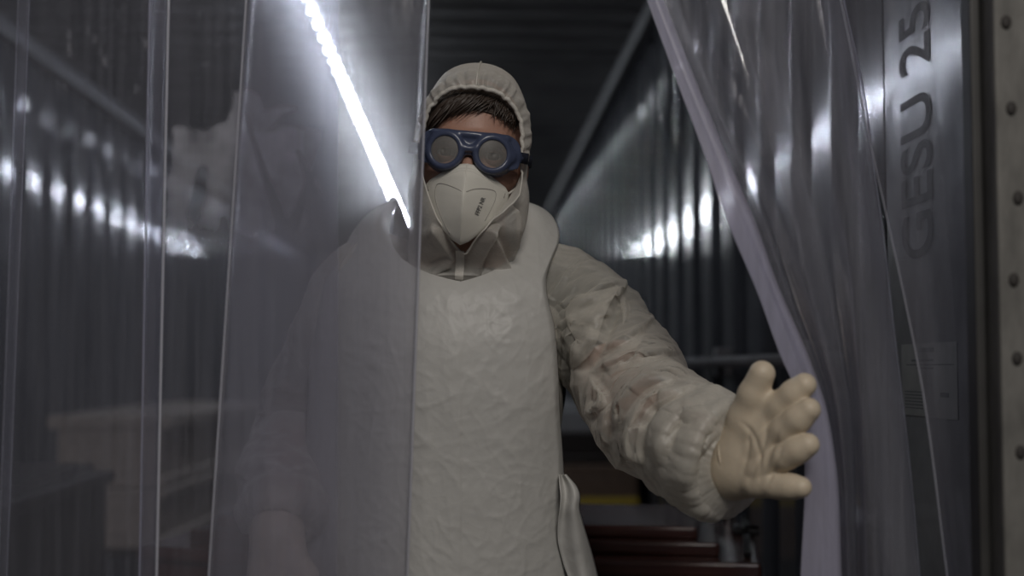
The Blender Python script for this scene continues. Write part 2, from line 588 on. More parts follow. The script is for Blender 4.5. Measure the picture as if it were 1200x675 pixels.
def corrugated_wall(name, x_in, sgn, ya, yb):
    """trapezoid flutes; inner crest at x_in, hollows 36 mm further out"""
    prof = []
    y = ya
    seg = [(0.0, 0.0), (0.16, 0.0), (0.205, 0.034), (0.265, 0.034)]
    while y < yb:
        for dy, dx in seg:
            if y + dy <= yb: prof.append((y + dy, dx))
        y += 0.31
    # soften the pressed bends: chamfer every corner with three points
    pts = [prof[0]]
    for a, b, c in zip(prof[:-2], prof[1:-1], prof[2:]):
        a, b, c = map(np.array, (a, b, c))
        u = (a - b) / np.linalg.norm(a - b); w = (c - b) / np.linalg.norm(c - b)
        r = 0.012
        pts.append(tuple(b + u * r * 1.25))
        for t in (0, 0.25, 0.5, 0.75, 1):
            pts.append(tuple((1 - t) ** 2 * (b + u * r) + 2 * t * (1 - t) * b + t * t * (b + w * r)))
        pts.append(tuple(b + w * r * 1.25))
    pts.append(prof[-1])
    V = []; F = []
    zs = [0.0, ZC]
    n = len(pts)
    for off in (0.0, 0.006):
        for z in zs:
            for (yy, dx) in pts: V.append((x_in + sgn * (dx + off), yy, z))
    for i in range(n - 1):
        q = (i, i + 1, n + i + 1, n + i)
        F.append(q if sgn < 0 else q[::-1])
        q = (2 * n + i, 2 * n + i + 1, 3 * n + i + 1, 3 * n + i)
        F.append(q[::-1] if sgn < 0 else q)
    return tag(mesh_obj(name, V, F, M_wall, smooth=True), kind='structure')


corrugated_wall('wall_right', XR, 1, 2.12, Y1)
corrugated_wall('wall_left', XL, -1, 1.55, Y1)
# flat end panel of the right wall, by the doorway
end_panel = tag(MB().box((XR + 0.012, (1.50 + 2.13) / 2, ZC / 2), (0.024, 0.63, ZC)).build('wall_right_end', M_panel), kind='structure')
# back wall
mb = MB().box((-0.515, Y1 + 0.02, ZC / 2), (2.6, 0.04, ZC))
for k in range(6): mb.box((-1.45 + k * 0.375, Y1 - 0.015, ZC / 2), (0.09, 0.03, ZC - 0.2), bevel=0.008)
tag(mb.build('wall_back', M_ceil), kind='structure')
tag(MB().box((-0.515, (Y1 + 1.4) / 2, -0.02), (2.6, Y1 - 1.4, 0.04)).build('floor', M_floor), kind='structure')
tag(MB().box((0, -2.3, -0.09), (16, 7.6, 0.06)).build('ground', M_ground), kind='structure')
# ceiling: shallow pressed ribs running across
V = []; F = []; ys = []
y = 1.46
while y < Y1:
    for dy, dz in ((0, 0), (0.10, 0), (0.125, 0.02), (0.195, 0.02)):
        ys.append((y + dy, ZC - 0.0 + dz))
    y += 0.22
for (yy, z) in ys: V += [(XL - 0.05, yy, z), (XR + 0.05, yy, z)]
for i in range(len(ys) - 1): F.append((2 * i, 2 * i + 1, 2 * i + 3, 2 * i + 2))
tag(mesh_obj('ceiling', V, F, M_ceil, smooth=False), kind='structure')
tag(MB().box((XR - 0.028, (1.5 + Y1) / 2, ZC - 0.035), (0.056, Y1 - 1.5, 0.06), bevel=0.008).build('trim_1', M_rail), kind='structure')
tag(MB().box((XL + 0.028, (1.5 + Y1) / 2, ZC - 0.035), (0.056, Y1 - 1.5, 0.06), bevel=0.008).build('trim_2', M_rail), kind='structure')

# door post on the right of the opening, with bolt holes and a narrow inner lip
pb = W1(1171, 337, 1.4175)
X_POST = pb[0]
post = tag(MB().box((X_POST + 0.16, 1.445, ZC / 2), (0.32, 0.055, ZC), bevel=0.004).build('door_1', M_post), kind='structure')
MB().box((X_POST - 0.006, 1.468, ZC / 2), (0.012, 0.03, ZC), bevel=0.003).build('frame_lip', principled('lip_steel', (0.03, 0.029, 0.028), rough=0.5, noise=0.3, nscale=9), post)
for (px, py) in ((1179, 26), (1185, 127), (1193, 232), (1188, 328), (1192, 420), (1196, 530)):
    p = W1(px, py, 1.417)
    V, F = [], []
    mbb = MB()
    ring = [(0.0055 * math.cos(a), 0.0075 * math.sin(a)) for a in np.linspace(0, 2 * math.pi, 13)[:-1]]
    for d, s in ((0.002, 1.0), (-0.001, 1.0), (-0.002, 0.6)):
        V += [(p[0] + x * s, p[1] + d, p[2] + z * s) for x, z in ring]
    F = grid_faces(3, 12, True) + [tuple(range(24, 36))]
    mbb.add(V, F, True)
    mbb.build('bolt', M_hole, post)
# header over the opening and the rail the strips hang on
tag(MB().box((-0.515, 1.50, 2.46), (2.7, 0.10, 0.16), bevel=0.006).build('trim_3', M_post), kind='structure')
tag(MB().box((-0.515, 1.625, 2.36), (2.35, 0.10, 0.05), bevel=0.004).build('trim_4', M_rail), kind='structure')

# ------------------------------------------------------------------ writing on the flat end panel
def text_geo(s, size=1.0):
    cu = bpy.data.curves.new('t', 'FONT')
    cu.body = s
    cu.size = size
    cu.resolution_u = 6
    cu.offset = 0.012 * size
    o = bpy.data.objects.new('t', cu)
    COL.objects.link(o)
    dg = bpy.context.evaluated_depsgraph_get()
    me = bpy.data.meshes.new_from_object(o.evaluated_get(dg))
    V = np.array([v.co[:] for v in me.vertices]); F = [tuple(p.vertices) for p in me.polygons]
    bpy.data.objects.remove(o); bpy.data.curves.remove(cu); bpy.data.meshes.remove(me)
    return V, F


M_print = principled('stencil_paint', (0.008, 0.008, 0.010), rough=0.5, spec=0.1)
V, F = text_geo('GESU 25')
V[:, 0] -= V[:, 0].min(); V[:, 1] -= V[:, 1].min()
hcap = V[:, 1].max()
# reading upwards: text x -> world +z, text up -> world +y (away from the viewer, to the left in the photo)
ylo, yhi = 1.905, 2.045
zlo = W1(1088, 302, 1.96)[2]
wz = (W1(1088, 110, 1.96)[2] - zlo)
nG = text_geo('GESU')[0]; wG = nG[:, 0].max() - nG[:, 0].min()
sz = wz / wG
P = np.stack([np.full(len(V), XR - 0.0012), ylo + V[:, 1] / hcap * (yhi - ylo), zlo + V[:, 0] * sz], 1)
o = mesh_obj('stencilled_code', P, F, M_print, end_panel, smooth=False)
o['label'] = 'dark stencilled code GESU 25 reading upwards'

# paper sheet stuck below it
M_paper = principled('label_paper', (0.34, 0.33, 0.31), rough=0.5, noise=0.15, nscale=20)
M_ink = principled('label_ink', (0.13, 0.13, 0.135), rough=0.6)
ya, yb = 0.66 * 1600 / (1128 - 548.0), 0.66 * 1600 / (1062 - 548.0)
z1, z0 = W1(1095, 402, 1.93)[2], W1(1095, 489, 1.93)[2]
sheet = MB().box((XR - 0.001, (ya + yb) / 2, (z0 + z1) / 2), (0.0012, yb - ya, z1 - z0)).build('paper_label', M_paper, end_panel)
sheet['label'] = 'pale printed paper label'
bars = MB()
xs_ = XR - 0.0019
hh = z1 - z0; ww = yb - ya
def bar(u0, u1, v0, v1): bars.box((xs_, yb - (u0 + u1) / 2 * ww, z1 - (v0 + v1) / 2 * hh), (0.0006, (u1 - u0) * ww, (v1 - v0) * hh))
bar(0.35, 0.62, 0.06, 0.12); bar(0.1, 0.95, 0.285, 0.30); bar(0.2, 0.6, 0.22, 0.245); bar(0.3, 0.6, 0.33, 0.35)
for k in range(6): bar(0.06, 0.40, 0.66 + k * 0.045, 0.675 + k * 0.045)
bar(0.72, 0.86, 0.66, 0.72)
bars.build('printed_lines', M_ink, sheet)

# ------------------------------------------------------------------ the light strip under the ceiling
LED_X = -0.535
led = empty('led_light_strip', (LED_X, 2.0, ZC - 0.02))
tag(led, 'long row of bright white LED modules along the middle of the ceiling', 'light strip')
def local(o, root):
    o.matrix_parent_inverse = root.matrix_world.inverted() if False else o.matrix_parent_inverse
ch = MB().box((0, 6.3, 0.008), (0.035, 12.6, 0.012), bevel=0.002).build('channel', M_rail, led)
M_led = emission('led_white', (0.86, 0.93, 1.0), 430.0)
m = MB().box((0, 0, 0), (0.012, 0.014, 0.010), bevel=0.003)
first = None
k = 0
yy = 0.55
while yy < 12.5:
    if first is None:
        first = m.build('led_module', M_led, led); o = first
    else:
        o = first.copy(); COL.objects.link(o); o.parent = led
    o.location = (0, yy, -0.004)
    yy += 0.19

# ------------------------------------------------------------------ coffins
M_mahog = principled('dark_mahogany', (0.085, 0.032, 0.024), rough=0.20, coat=0.6, noise=0.4, nscale=3.0, stretch=(12, 1.2, 12), bump=0.02, bscale=30)
M_dark = principled('dark_walnut', (0.018, 0.013, 0.012), rough=0.35, coat=0.15, noise=0.4, nscale=3.0, stretch=(12, 1, 12))
M_pale = principled('pale_oak', (0.34, 0.29, 0.24), rough=0.5, noise=0.25, nscale=4.0, stretch=(10, 1, 10))
M_oak = principled('brown_oak', (0.15, 0.10, 0.07), rough=0.4, noise=0.3, nscale=4.0, stretch=(10, 1, 10))
M_grey = principled('grey_lid', (0.30, 0.30, 0.31), rough=0.45, noise=0.12, nscale=5.0)
M_metal = principled('worn_silver', (0.7, 0.68, 0.66), rough=0.25, metal=1.0)
M_black = principled('blackened_metal', (0.012, 0.012, 0.012), rough=0.4, metal=0.5)
M_yel = principled('yellow_strap', (0.55, 0.40, 0.04), rough=0.5)
M_trestle = principled('trestle_wood', (0.10, 0.075, 0.055), rough=0.6, noise=0.3, nscale=5.0, stretch=(1, 1, 0.2))


def coffin_outline(L, wf, wh, s=1.0, ins=0.0):
    """foot end at y = 0 (width wf), shoulder at 0.68 L (width wh), head end narrower again"""
    a, b, c = wf / 2 - ins, wh / 2 - ins, wh * 0.40 - ins
    return [(-a, ins), (a, ins), (b, 0.68 * L), (c, L - ins), (-c, L - ins), (-b, 0.68 * L)]


def coffin(name_mat, loc, rz, L, wf, wh, h, label, tiers, mat, lidmat=None, group=None, screws=True):
    root = empty('coffin', loc, rz)
    tag(root, label, 'coffin', group)
    lidmat = lidmat or mat
    MB().prism(coffin_outline(L, wf, wh), 0.03, h, 0.006).build('case', mat, root)
    MB().prism(coffin_outline(L + 0.0, wf + 0.03, wh + 0.03, ins=0.0), 0.0, 0.032, 0.008).build('plinth', mat, root)
    lid = empty_child('lid', root)
    z = h
    for k, (ins, dh) in enumerate(tiers):
        MB().prism(coffin_outline(L, wf + 0.04, wh + 0.04, ins=ins), z, z + dh, min(0.007, dh * 0.3)).build('lid_step', lidmat, lid)
        z += dh
    return root, lid, z


def empty_child(name, parent):
    o = bpy.data.objects.new(name, None)
    o.empty_display_size = 0.05
    COL.objects.link(o)
    o.parent = parent
    return o


def trestle(loc, w, h, label, rz=0.0, d=0.5):
    t = empty('trestle', loc, rz)
    tag(t, label, 'trestle', 'trestles under the coffins')
    MB().box((0, 0, h - 0.03), (w, 0.09, 0.06), bevel=0.006).build('beam', M_trestle, t)
    for sx in (-1, 1):
        for sy in (-1, 1):
            m = MB()
            V = []
            for z, yy in ((0.0, sy * 0.20), (h - 0.055, sy * 0.03)):
                for dx, dy in ((-.02, -.025), (.02, -.025), (.02, .025), (-.02, .025)):
                    V.append((sx * (w / 2 - 0.05) + dx, yy + dy, z))
            F = [(0, 3, 2, 1), (4, 5, 6, 7)] + [(i, (i + 1) % 4, 4 + (i + 1) % 4, 4 + i) for i in range(4)]
            m.add(V, F)
            m.build('leg', M_trestle, t)
    return t


# the mahogany coffin on the right, lying across, foot end towards the right wall
front_r = W1(893, 660, 2.28)
ang = R(79.5)
zt = front_r[2]
wf = 0.56
tiers = [(0.0, 0.026), (0.070, 0.024), (0.108, 0.022)]
ca, sa = math.cos(ang), math.sin(ang)
hx = (wf + 0.04) / 2
loc = (front_r[0] + hx * ca, front_r[1] + hx * sa)
hc = 0.36
zb = zt - 0.026 - hc
cof, lid, ztop = coffin('x', (loc[0], loc[1], zb), ang, 1.12, wf, wf + 0.02, hc, 'dark red mahogany coffin with a stepped glossy lid and a small black crucifix', tiers, M_mahog)
for yy in (0.25, 0.85):
    trestle((loc[0] - sa * yy, loc[1] + ca * yy, 0.0), 0.5, zb, 'wooden trestle under the mahogany coffin', ang)
# crucifix lying on the first ledge: upright and cross bar with a small figure
z1_ = hc + 0.026


def lid_local(px, py, zz):
    """point of the lid plane at height zz (coffin frame) seen at the pixel"""
    d = W1(px, py, 3.0) - CAM
    q = CAM + d * ((zb + zz - CAM[2]) / d[2])
    dx, dy = q[0] - loc[0], q[1] - loc[1]
    return np.array([dx * ca + dy * sa, -dx * sa + dy * ca, zz])


c0 = lid_local(876, 654, z1_); c1 = lid_local(873, 611, z1_)
cv = c1 - c0; cl = np.linalg.norm(cv); cv = cv / cl; cw = np.array([-cv[1], cv[0], 0])
rzc = math.atan2(cv[1], cv[0]) - math.pi / 2
mid = c0 + cv * cl * 0.56
up_ = np.array([0, 0, 1.0])
cr = empty('crucifix', (0, 0, 0))
cr.parent = cof
mbx = MB(); mbx.box((c0 + c1) / 2 + up_ * 0.006, (0.013, cl, 0.012), rz=rzc, bevel=0.003)
mbx.box(mid + up_ * 0.006, (0.052, 0.014, 0.012), rz=rzc, bevel=0.003)
mbx.build('cross', M_black, cr)
mf = MB()
mf.tube([mid + cv * 0.025 + up_ * 0.018, mid - cv * 0.01 + up_ * 0.018, mid - cv * 0.05 + cw * 0.003 + up_ * 0.016], [0.006, 0.008, 0.004], 8)
mf.tube([mid - cw * 0.024 + cv * 0.010 + up_ * 0.015, mid + up_ * 0.018, mid + cw * 0.024 + cv * 0.010 + up_ * 0.015], 0.004, 8)
mf.build('figure', M_black, cr)
# silver lid knob
kn = lid_local(853, 617, z1_)
V, F = tube_geo([(kn[0], kn[1], z1_ - 0.002), (kn[0], kn[1], z1_ + 0.006), (kn[0], kn[1], z1_ + 0.014), (kn[0], kn[1], z1_ + 0.026), (kn[0], kn[1], z1_ + 0.034)], [0.013, 0.008, 0.010, 0.015, 0.006], 14)
mesh_obj('lid_screw', V, F, M_metal, cof)

# behind it: a brown coffin with a yellow strap, and a grey lidded one stacked on top
xr = W1(752, 590, 4.95)[0]; zs = W1(752, 545, 4.95)[2]
wB = 0.60
cB, lidB, zB = coffin('x', (xr - wB / 2 - 0.015, 4.95, zs - 0.34), 0.0, 1.9, wB, 0.62, 0.30, 'brown oak coffin with a yellow strap behind the mahogany coffin', [(0.0, 0.04)], M_oak)
zst = W1(752, 588, 4.93)[2] - (zs - 0.34)
MB().box((0, 0.0, zst), (wB + 0.006, 0.012, 0.028), bevel=0.003).build('strap', M_yel, cB)
for yy in (0.35, 1.5): trestle((xr - wB / 2 - 0.015, 4.95 + yy, 0), 0.56, zs - 0.34, 'wooden trestle under the brown strapped coffin')
zg = zs
xg = W1(742, 510, 5.0)[0]
cG, lidG, zG = coffin('x', (xg - 0.28, 5.0, zg), 0.0, 1.9, 0.52, 0.6, 0.115, 'slim grey coffin with a pale rounded lid, topmost behind the outstretched arm', [(-0.01, 0.03), (0.02, 0.03), (0.06, 0.02)], M_dark, M_grey)
pp = W1(671, 482, 4.7)
tag(MB().box((pp[0], 5.25, zG + 0.045), (0.028, 0.05, 0.09), bevel=0.006).build('folded_strap', M_yel), 'yellow folded strap standing on the grey coffin lid', 'strap')

# left: two pale coffins stacked, foot ends forward
pY = 4.2
xR = W1(188, 520, pY)[0]; zt1 = W1(188, 488, pY)[2]; zm = W1(188, 572, pY)[2]; zb2 = W1(188, 642, pY)[2]
wP = 0.31
tp, lp, _ = coffin('x', (xR - wP / 2, pY, zm + 0.002), 0.0, 1.9, wP, 0.42, zt1 - zm - 0.04, 'pale wooden coffin with a light lid, upper one of the stack at the left wall', [(-0.01, 0.04)], M_pale)
bp, lp2, _ = coffin('x', (xR - wP / 2 - 0.005, pY - 0.03, zb2), 0.0, 1.9, wP + 0.02, 0.44, zm - zb2 - 0.03, 'pale wooden coffin lying under another at the left wall', [(0.0, 0.028)], M_pale)
for yy in (0.3, 1.5): trestle((xR - wP / 2, pY + yy, 0), 0.34, zb2, 'wooden trestle under the pale stacked coffins')
# left front: dark coffin, head end out of the frame
dY = 3.4
dx = W1(135, 560, dY)[0]; dz = W1(135, 541, dY)[2]
cD, lD, _ = coffin('x', (dx - 0.24, dY, dz - 0.42), math.pi, 1.66, 0.44, 0.50, 0.37, 'nearly black walnut coffin at the front left behind the strips', [(0.0, 0.03), (0.04, 0.02)], M_dark)
for yy in (0.3, 1.35): trestle((dx - 0.24, dY - yy, 0), 0.46, dz - 0.42, 'wooden trestle under the black walnut coffin')

# lashing rail along the right wall
zr = W1(820, 424, 3.4)[2]
rl = MB().tube([(XR - 0.035, 2.3, zr), (XR - 0.035, 6.0, zr), (XR - 0.035, 12.0, zr)], 0.014, 10)
rail = tag(rl.build('trim_5', M_rail), kind='structure')
for k in range(9): MB().box((XR - 0.012, 2.5 + k * 0.93, zr), (0.05, 0.04, 0.07), bevel=0.006).build('bracket', M_rail, rail)


# ================================================================== PVC strips
def strip_mesh(name, S, mats, thick=0.0025, parent=None, marks=None, margin=0):
    """S: (nz, nu, 3) grid of the middle surface, u left to right, z downwards or upwards"""
    nz, nu, _ = S.shape
    n = np.cross(np.gradient(S, axis=1), np.gradient(S, axis=0))
    n /= np.linalg.norm(n, axis=-1, keepdims=True) + 1e-12
    if n[..., 1].mean() > 0: n = -n            # towards the viewer's side of the doorway
    A = (S + n * thick / 2).reshape(-1, 3); Bk = (S - n * thick / 2).reshape(-1, 3)
    V = np.vstack([A, Bk]); N = nz * nu
    Fa = grid_faces(nz, nu); Fb = [tuple(i + N for i in f[::-1]) for f in Fa]
    rim = []
    for i in range(nz - 1):
        a, b = i * nu, (i + 1) * nu
        rim.append((a, b, b + N, a + N)); a += nu - 1; b += nu - 1
        rim.append((b, a, a + N, b + N))
    for j in range(nu - 1):
        rim.append((j + 1, j, j + N, j + 1 + N)); q = (nz - 1) * nu + j
        rim.append((q, q + 1, q + 1 + N, q + N))
    F = Fa + Fb + rim
    mi = [0] * (len(Fa) + len(Fb)) + [1] * len(rim)
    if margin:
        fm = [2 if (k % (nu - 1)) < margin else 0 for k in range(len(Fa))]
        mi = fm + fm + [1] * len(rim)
    o = mesh_obj(name, V, F, mats=mats, midx=mi, parent=parent)
    bm = bmesh.new(); bm.from_mesh(o.data); bmesh.ops.recalc_face_normals(bm, faces=bm.faces[:]); bm.to_mesh(o.data); bm.free()
    at = o.data.attributes.new('marks', 'FLOAT', 'POINT')
    d = np.zeros(2 * N, np.float32)
    if marks is not None: d[:N] = marks.reshape(-1)
    at.data.foreach_set('value', d)
    return o


Z_TOP, Z_BOT = 2.335, 0.05


def edge_line(top_px, bot_px, Y, zs):
    a = W1(top_px, 0, Y); b = W1(bot_px, 675, Y)
    t = (zs - a[2]) / (b[2] - a[2])
    return a[0] + t * (b[0] - a[0])


def flat_strip(name, tl, tr, bl, br, Y, label, mats, bow=0.0, nu=40, nz=160, curl_r=0.0, curl_l=0.0, wob=0.004, marksfn=None, seed=0.0):
    zs = np.linspace(Z_TOP, Z_BOT, nz)
    xl = edge_line(tl, bl, Y, zs); xr = edge_line(tr, br, Y, zs)
    u = np.linspace(0, 1, nu)
    X = xl[:, None] + (xr - xl)[:, None] * u
    Z = np.repeat(zs[:, None], nu, 1)
    # depth: a gentle bow, edges that curl, and slow waves that die out at the rail
    Wv = wob * perlin(np.stack([X * 6, np.full_like(X, seed), Z * 1.5], -1)) * 2
    D = bow * (1 - (2 * u - 1) ** 2)[None] + curl_r * np.clip((u - 0.955) / 0.045, 0, 1)[None] ** 2 + curl_l * np.clip((0.045 - u) / 0.045, 0, 1)[None] ** 2
    fade = np.clip((Z_TOP - Z) / 0.3, 0, 1)
    S = np.stack([X, Y + (Wv + D) * fade, Z], -1)
    marks = marksfn(S) if marksfn else None
    o = strip_mesh(name, S, mats, marks=marks)
    return tag(o, label, 'strip', 'clear strips of the doorway curtain')


M_pvcL = pvc('pvc_clear', haze=0.095, fwd=0.055, rough=0.10, bump=0.10, speck=0.0)
M_pvcD = pvc('pvc_milky', haze=0.17, fwd=0.085, rough=0.10, bump=0.10, streak=0.3)
M_pvcM = pvc('pvc_margin_glare', haze=0.62, hazecol=(0.72, 0.70, 0.82), fwd=0.1, rough=0.3, bump=0.05, streak=0.15, gloss=0.4)  # glare on the bent margin, put in as a milkier, paler haze
M_pvcP = pvc('pvc_clear_plain', haze=0.10, fwd=0.05, rough=0.09, bump=0.12, wave=5.0)
M_pvcR = pvc('pvc_creased', haze=0.21, fwd=0.05, rough=0.09, bump=0.15, wave=5.0)
m, nt, out = new_mat('pvc_edge')
d_ = nd(nt, 'ShaderNodeBsdfDiffuse', {'Color': rgb((0.80, 0.80, 0.88))}); t_ = nd(nt, 'ShaderNodeBsdfTranslucent', {'Color': rgb((0.80, 0.80, 0.88))})
g_ = nd(nt, 'ShaderNodeBsdfGlossy', {'Color': rgb((1, 1, 1)), 'Roughness': 0.2})
x_ = nd(nt, 'ShaderNodeMixShader', {0: 0.5, 1: d_.outputs[0], 2: t_.outputs[0]}); y_ = nd(nt, 'ShaderNodeMixShader', {0: 0.08, 1: x_.outputs[0], 2: g_.outputs[0]})
nt.links.new(y_.outputs[0], out.inputs['Surface'])
M_edge = m


def to_px(S):
    d = S - CAM
    w = d @ FWD
    return 600 + F_PX * (d @ RGT) / w, 337.5 - F_PX * (d @ UPV) / w


def in_poly(x, y, poly):
    c = np.zeros(x.shape, bool)
    n = len(poly)
    for i in range(n):
        x1, y1 = poly[i]; x2, y2 = poly[(i + 1) % n]
        m = ((y1 > y) != (y2 > y))
        with np.errstate(divide='ignore', invalid='ignore'):
            c ^= m & (x < (x2 - x1) * (y - y1) / (y2 - y1 + 1e-12) + x1)
    return c


def seg_dist(x, y, a, b):
    ax, ay = a; bx, by = b
    dx, dy = bx - ax, by - ay
    t = np.clip(((x - ax) * dx + (y - ay) * dy) / (dx * dx + dy * dy), 0, 1)
    return np.hypot(x - ax - t * dx, y - ay - t * dy), t


def pale_patch(S):
    """whitish patch over the middle of this strip, thinned along a few strokes"""
    x, y = to_px(S)
    n1 = perlin(np.stack([x * 0.03, y * 0.03, 0 * x + 2.5], -1)) + 0.5 * perlin(np.stack([x * 0.08, y * 0.08, 0 * x + 7.5], -1))
    xx = x + 7 * n1; yy = y + 9 * perlin(np.stack([x * 0.035, y * 0.035, 0 * x + 5.1], -1))
    poly1 = [(205, 150), (240, 155), (268, 142), (276, 106), (290, 102), (304, 112), (306, 132), (330, 128), (354, 126), (330, 140), (308, 156), (345, 148), (370, 146), (399, 152), (399, 285), (300, 300), (190, 290), (198, 200)]
    m = sum(in_poly(xx + 3.5 * math.cos(k * 2.4) * (k / 9) ** 0.5, yy + 4.5 * math.sin(k * 2.4) * (k / 9) ** 0.5, poly1).astype(float) for k in range(10)) / 10
    m = m * np.clip((398 - x) / 45, 0, 1)
    fade = np.clip((300 - y) / 130, 0, 1) ** 0.8
    body = m * fade * np.clip(0.75 + 0.7 * n1, 0.25, 1.1)
    for a, b, w0, w1 in (((287, 134), (335, 278), 2.0, 6.5), ((350, 178), (391, 292), 2.5, 8.0), ((387, 150), (336, 284), 1.5, 6.0), ((238, 200), (228, 250), 6, 8)):
        d, t = seg_dist(x + 1.5 * n1, y, a, b)
        body *= 1 - 0.75 * np.clip(1.6 - d / (w0 + (w1 - w0) * t), 0, 1)
    # dried droplets and runs above it
    n3 = perlin(np.stack([x * 0.07, y * 0.045, 0 * x + 31.0], -1)) + 0.5 * perlin(np.stack([x * 0.16, y * 0.1, 0 * x + 3.0], -1))
    drops = np.clip((n3 - 0.28) * 5, 0, 1) * np.clip((150 - y) / 60, 0, 1) * 0.35
    return (0.80 * body + 0.36 * drops * (1 - m)).astype(np.float32)


def drops(S):
    x, y = to_px(S)
    n3 = perlin(np.stack([x * 0.055, y * 0.035, 0 * x + 12.0], -1)) + 0.5 * perlin(np.stack([x * 0.14, y * 0.09, 0 * x + 8.0], -1))
    runs = perlin(np.stack([x * 0.09, y * 0.008, 0 * x + 1.0], -1))
    reg = np.clip((190 - y) / 120, 0, 1) * np.clip((x - 50) / 40, 0, 1)
    d = np.clip((n3 - 0.30) * 5, 0, 1) * reg + 0.5 * np.clip((runs - 0.25) * 4, 0, 1) * reg * np.clip((110 - y) / 60, 0, 1)
    return (0.26 * d).astype(np.float32)


flat_strip('pvc_strip', -190, 34, -205, 8, 1.665, 'clear plastic strip at the far left, cut by the picture edge', [M_pvcL, M_edge], seed=1.0)
flat_strip('pvc_strip', 22, 200, -2, 186, 1.625, 'clear plastic strip with dried water spots, second from the left', [M_pvcL, M_edge], nu=90, nz=420, marksfn=drops, curl_r=-0.010, seed=2.0)
flat_strip('pvc_strip', 178, 397, 166, 395, 1.665, 'clear plastic strip with a streaked whitish patch, third from the left', [M_pvcL, M_edge], nu=150, nz=620, marksfn=pale_patch, curl_l=-0.010, seed=3.0)
flat_strip('pvc_strip', 290, 503, 246, 478, 1.62, 'clear plastic strip hanging over the arm and half the face of the person', [M_pvcD, M_edge], nu=60, nz=200, curl_r=-0.008, curl_l=-0.010, seed=4.0)


def swept(name, rows, label, mats, nz=260, wob=0.0, wseed=0.0, wamp=0.0, wfreq=30.0, group=True, nsub=90, margin=0):
    """rows: (pixel y, [(px, depth) ...]) cross-sections from left to right, joined smoothly from the rail down"""
    secs = []
    for (py, pts) in rows:
        a = np.array([W1(p, py, Y) for p, Y in pts])
        secs.append((a[:, 2].mean(), a))
    zs_key = np.array([s[0] for s in secs])[::-1]
    arr = np.array([s[1] for s in secs])[::-1]
    zs = np.linspace(Z_TOP, Z_BOT, nz)
    k = arr.shape[1]
    out = np.zeros((nz, k, 2))
    for j in range(k):
        for c in range(2):
            z_in = np.clip(zs, zs_key[0], zs_key[-1])
            v = smooth_interp(z_in, zs_key, arr[:, j, c])
            # carry on in a straight line above and below the frame
            s1 = (arr[-1, j, c] - arr[-2, j, c]) / (zs_key[-1] - zs_key[-2])
            s0 = (arr[1, j, c] - arr[0, j, c]) / (zs_key[1] - zs_key[0])
            v = v + np.where(zs > zs_key[-1], (zs - zs_key[-1]) * s1 * 0.8, 0) + np.where(zs < zs_key[0], (zs - zs_key[0]) * s0 * 0.5, 0)
            out[:, j, c] = v
    S = np.zeros((nz, nsub, 3))
    for i in range(nz):
        q = cr_spline(out[i], nsub)
        S[i, :, :2] = q; S[i, :, 2] = zs[i]
    # towards the rail everything gathers onto it
    f = np.clip((zs - 1.95) / (Z_TOP - 1.95), 0, 1)[:, None] ** 1.5
    S[..., 1] = S[..., 1] * (1 - f) + f * (1.625 + 0.04 * (S[..., 1] - 1.62))
    S[..., 0] = np.minimum(S[..., 0], 0.655)
    if wamp:
        u = np.linspace(0, 1, nsub)
        S[..., 1] += wamp * perlin(np.stack(np.broadcast_arrays(u[None] * wfreq * 0.3, np.full((nz, 1), wseed), zs[:, None] * 1.2), -1)) * np.sin(u * math.pi)[None] * 2
    S[..., 1] += 0
    return tag(strip_mesh(name, S, mats, margin=margin), label, 'strip', 'clear strips of the doorway curtain')


# the strip the gloved hand pushes aside: its front margin is bent to face the viewer
swept('pvc_strip', [
    (0,   [(756, 1.600), (764, 1.602), (773, 1.606), (800, 1.640), (850, 1.625), (905, 1.645), (960, 1.625), (990, 1.640)]),
    (100, [(793, 1.590), (803, 1.592), (813, 1.597), (835, 1.640), (880, 1.618), (925, 1.645), (975, 1.620), (1012, 1.640)]),
    (190, [(827, 1.580), (840, 1.582), (851, 1.588), (870, 1.640), (905, 1.612), (945, 1.645), (988, 1.615), (1024, 1.640)]),
    (260, [(851, 1.572), (867, 1.574), (881, 1.580), (897, 1.640), (928, 1.606), (960, 1.645), (998, 1.612), (1034, 1.640)]),
    (340, [(886, 1.580), (900, 1.581), (911, 1.585), (924, 1.640), (948, 1.602), (973, 1.648), (1004, 1.608), (1043, 1.640)]),
    (420, [(916, 1.592), (932, 1.592), (946, 1.594), (955, 1.640), (970, 1.600), (988, 1.650), (1008, 1.606), (1052, 1.640)]),
    (470, [(938, 1.602), (951, 1.602), (964, 1.604), (970, 1.640), (981, 1.600), (996, 1.650), (1012, 1.606), (1058, 1.640)]),
    (540, [(943, 1.604), (960, 1.603), (977, 1.604), (981, 1.640), (989, 1.602), (1000, 1.650), (1016, 1.608), (1066, 1.640)]),
    (675, [(938, 1.596), (962, 1.592), (984, 1.596), (988, 1.640), (995, 1.604), (1004, 1.650), (1020, 1.610), (1078, 1.640)]),
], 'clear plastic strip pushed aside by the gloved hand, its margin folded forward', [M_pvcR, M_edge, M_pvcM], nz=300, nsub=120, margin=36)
swept('pvc_strip', [
    (0,   [(985, 1.555), (1040, 1.562), (1090, 1.550), (1150, 1.562)]),
    (151, [(1016, 1.552), (1060, 1.560), (1105, 1.548), (1158, 1.562)]),
    (322, [(1054, 1.550), (1085, 1.560), (1120, 1.546), (1163, 1.562)]),
    (440, [(1078, 1.550), (1100, 1.560), (1130, 1.546), (1165, 1.562)]),
    (675, [(1110, 1.550), (1126, 1.560), (1146, 1.546), (1168, 1.562)]),
], 'clear plastic strip hanging beside the door post over the stencilled code', [M_pvcP, M_edge], nz=200, nsub=60)

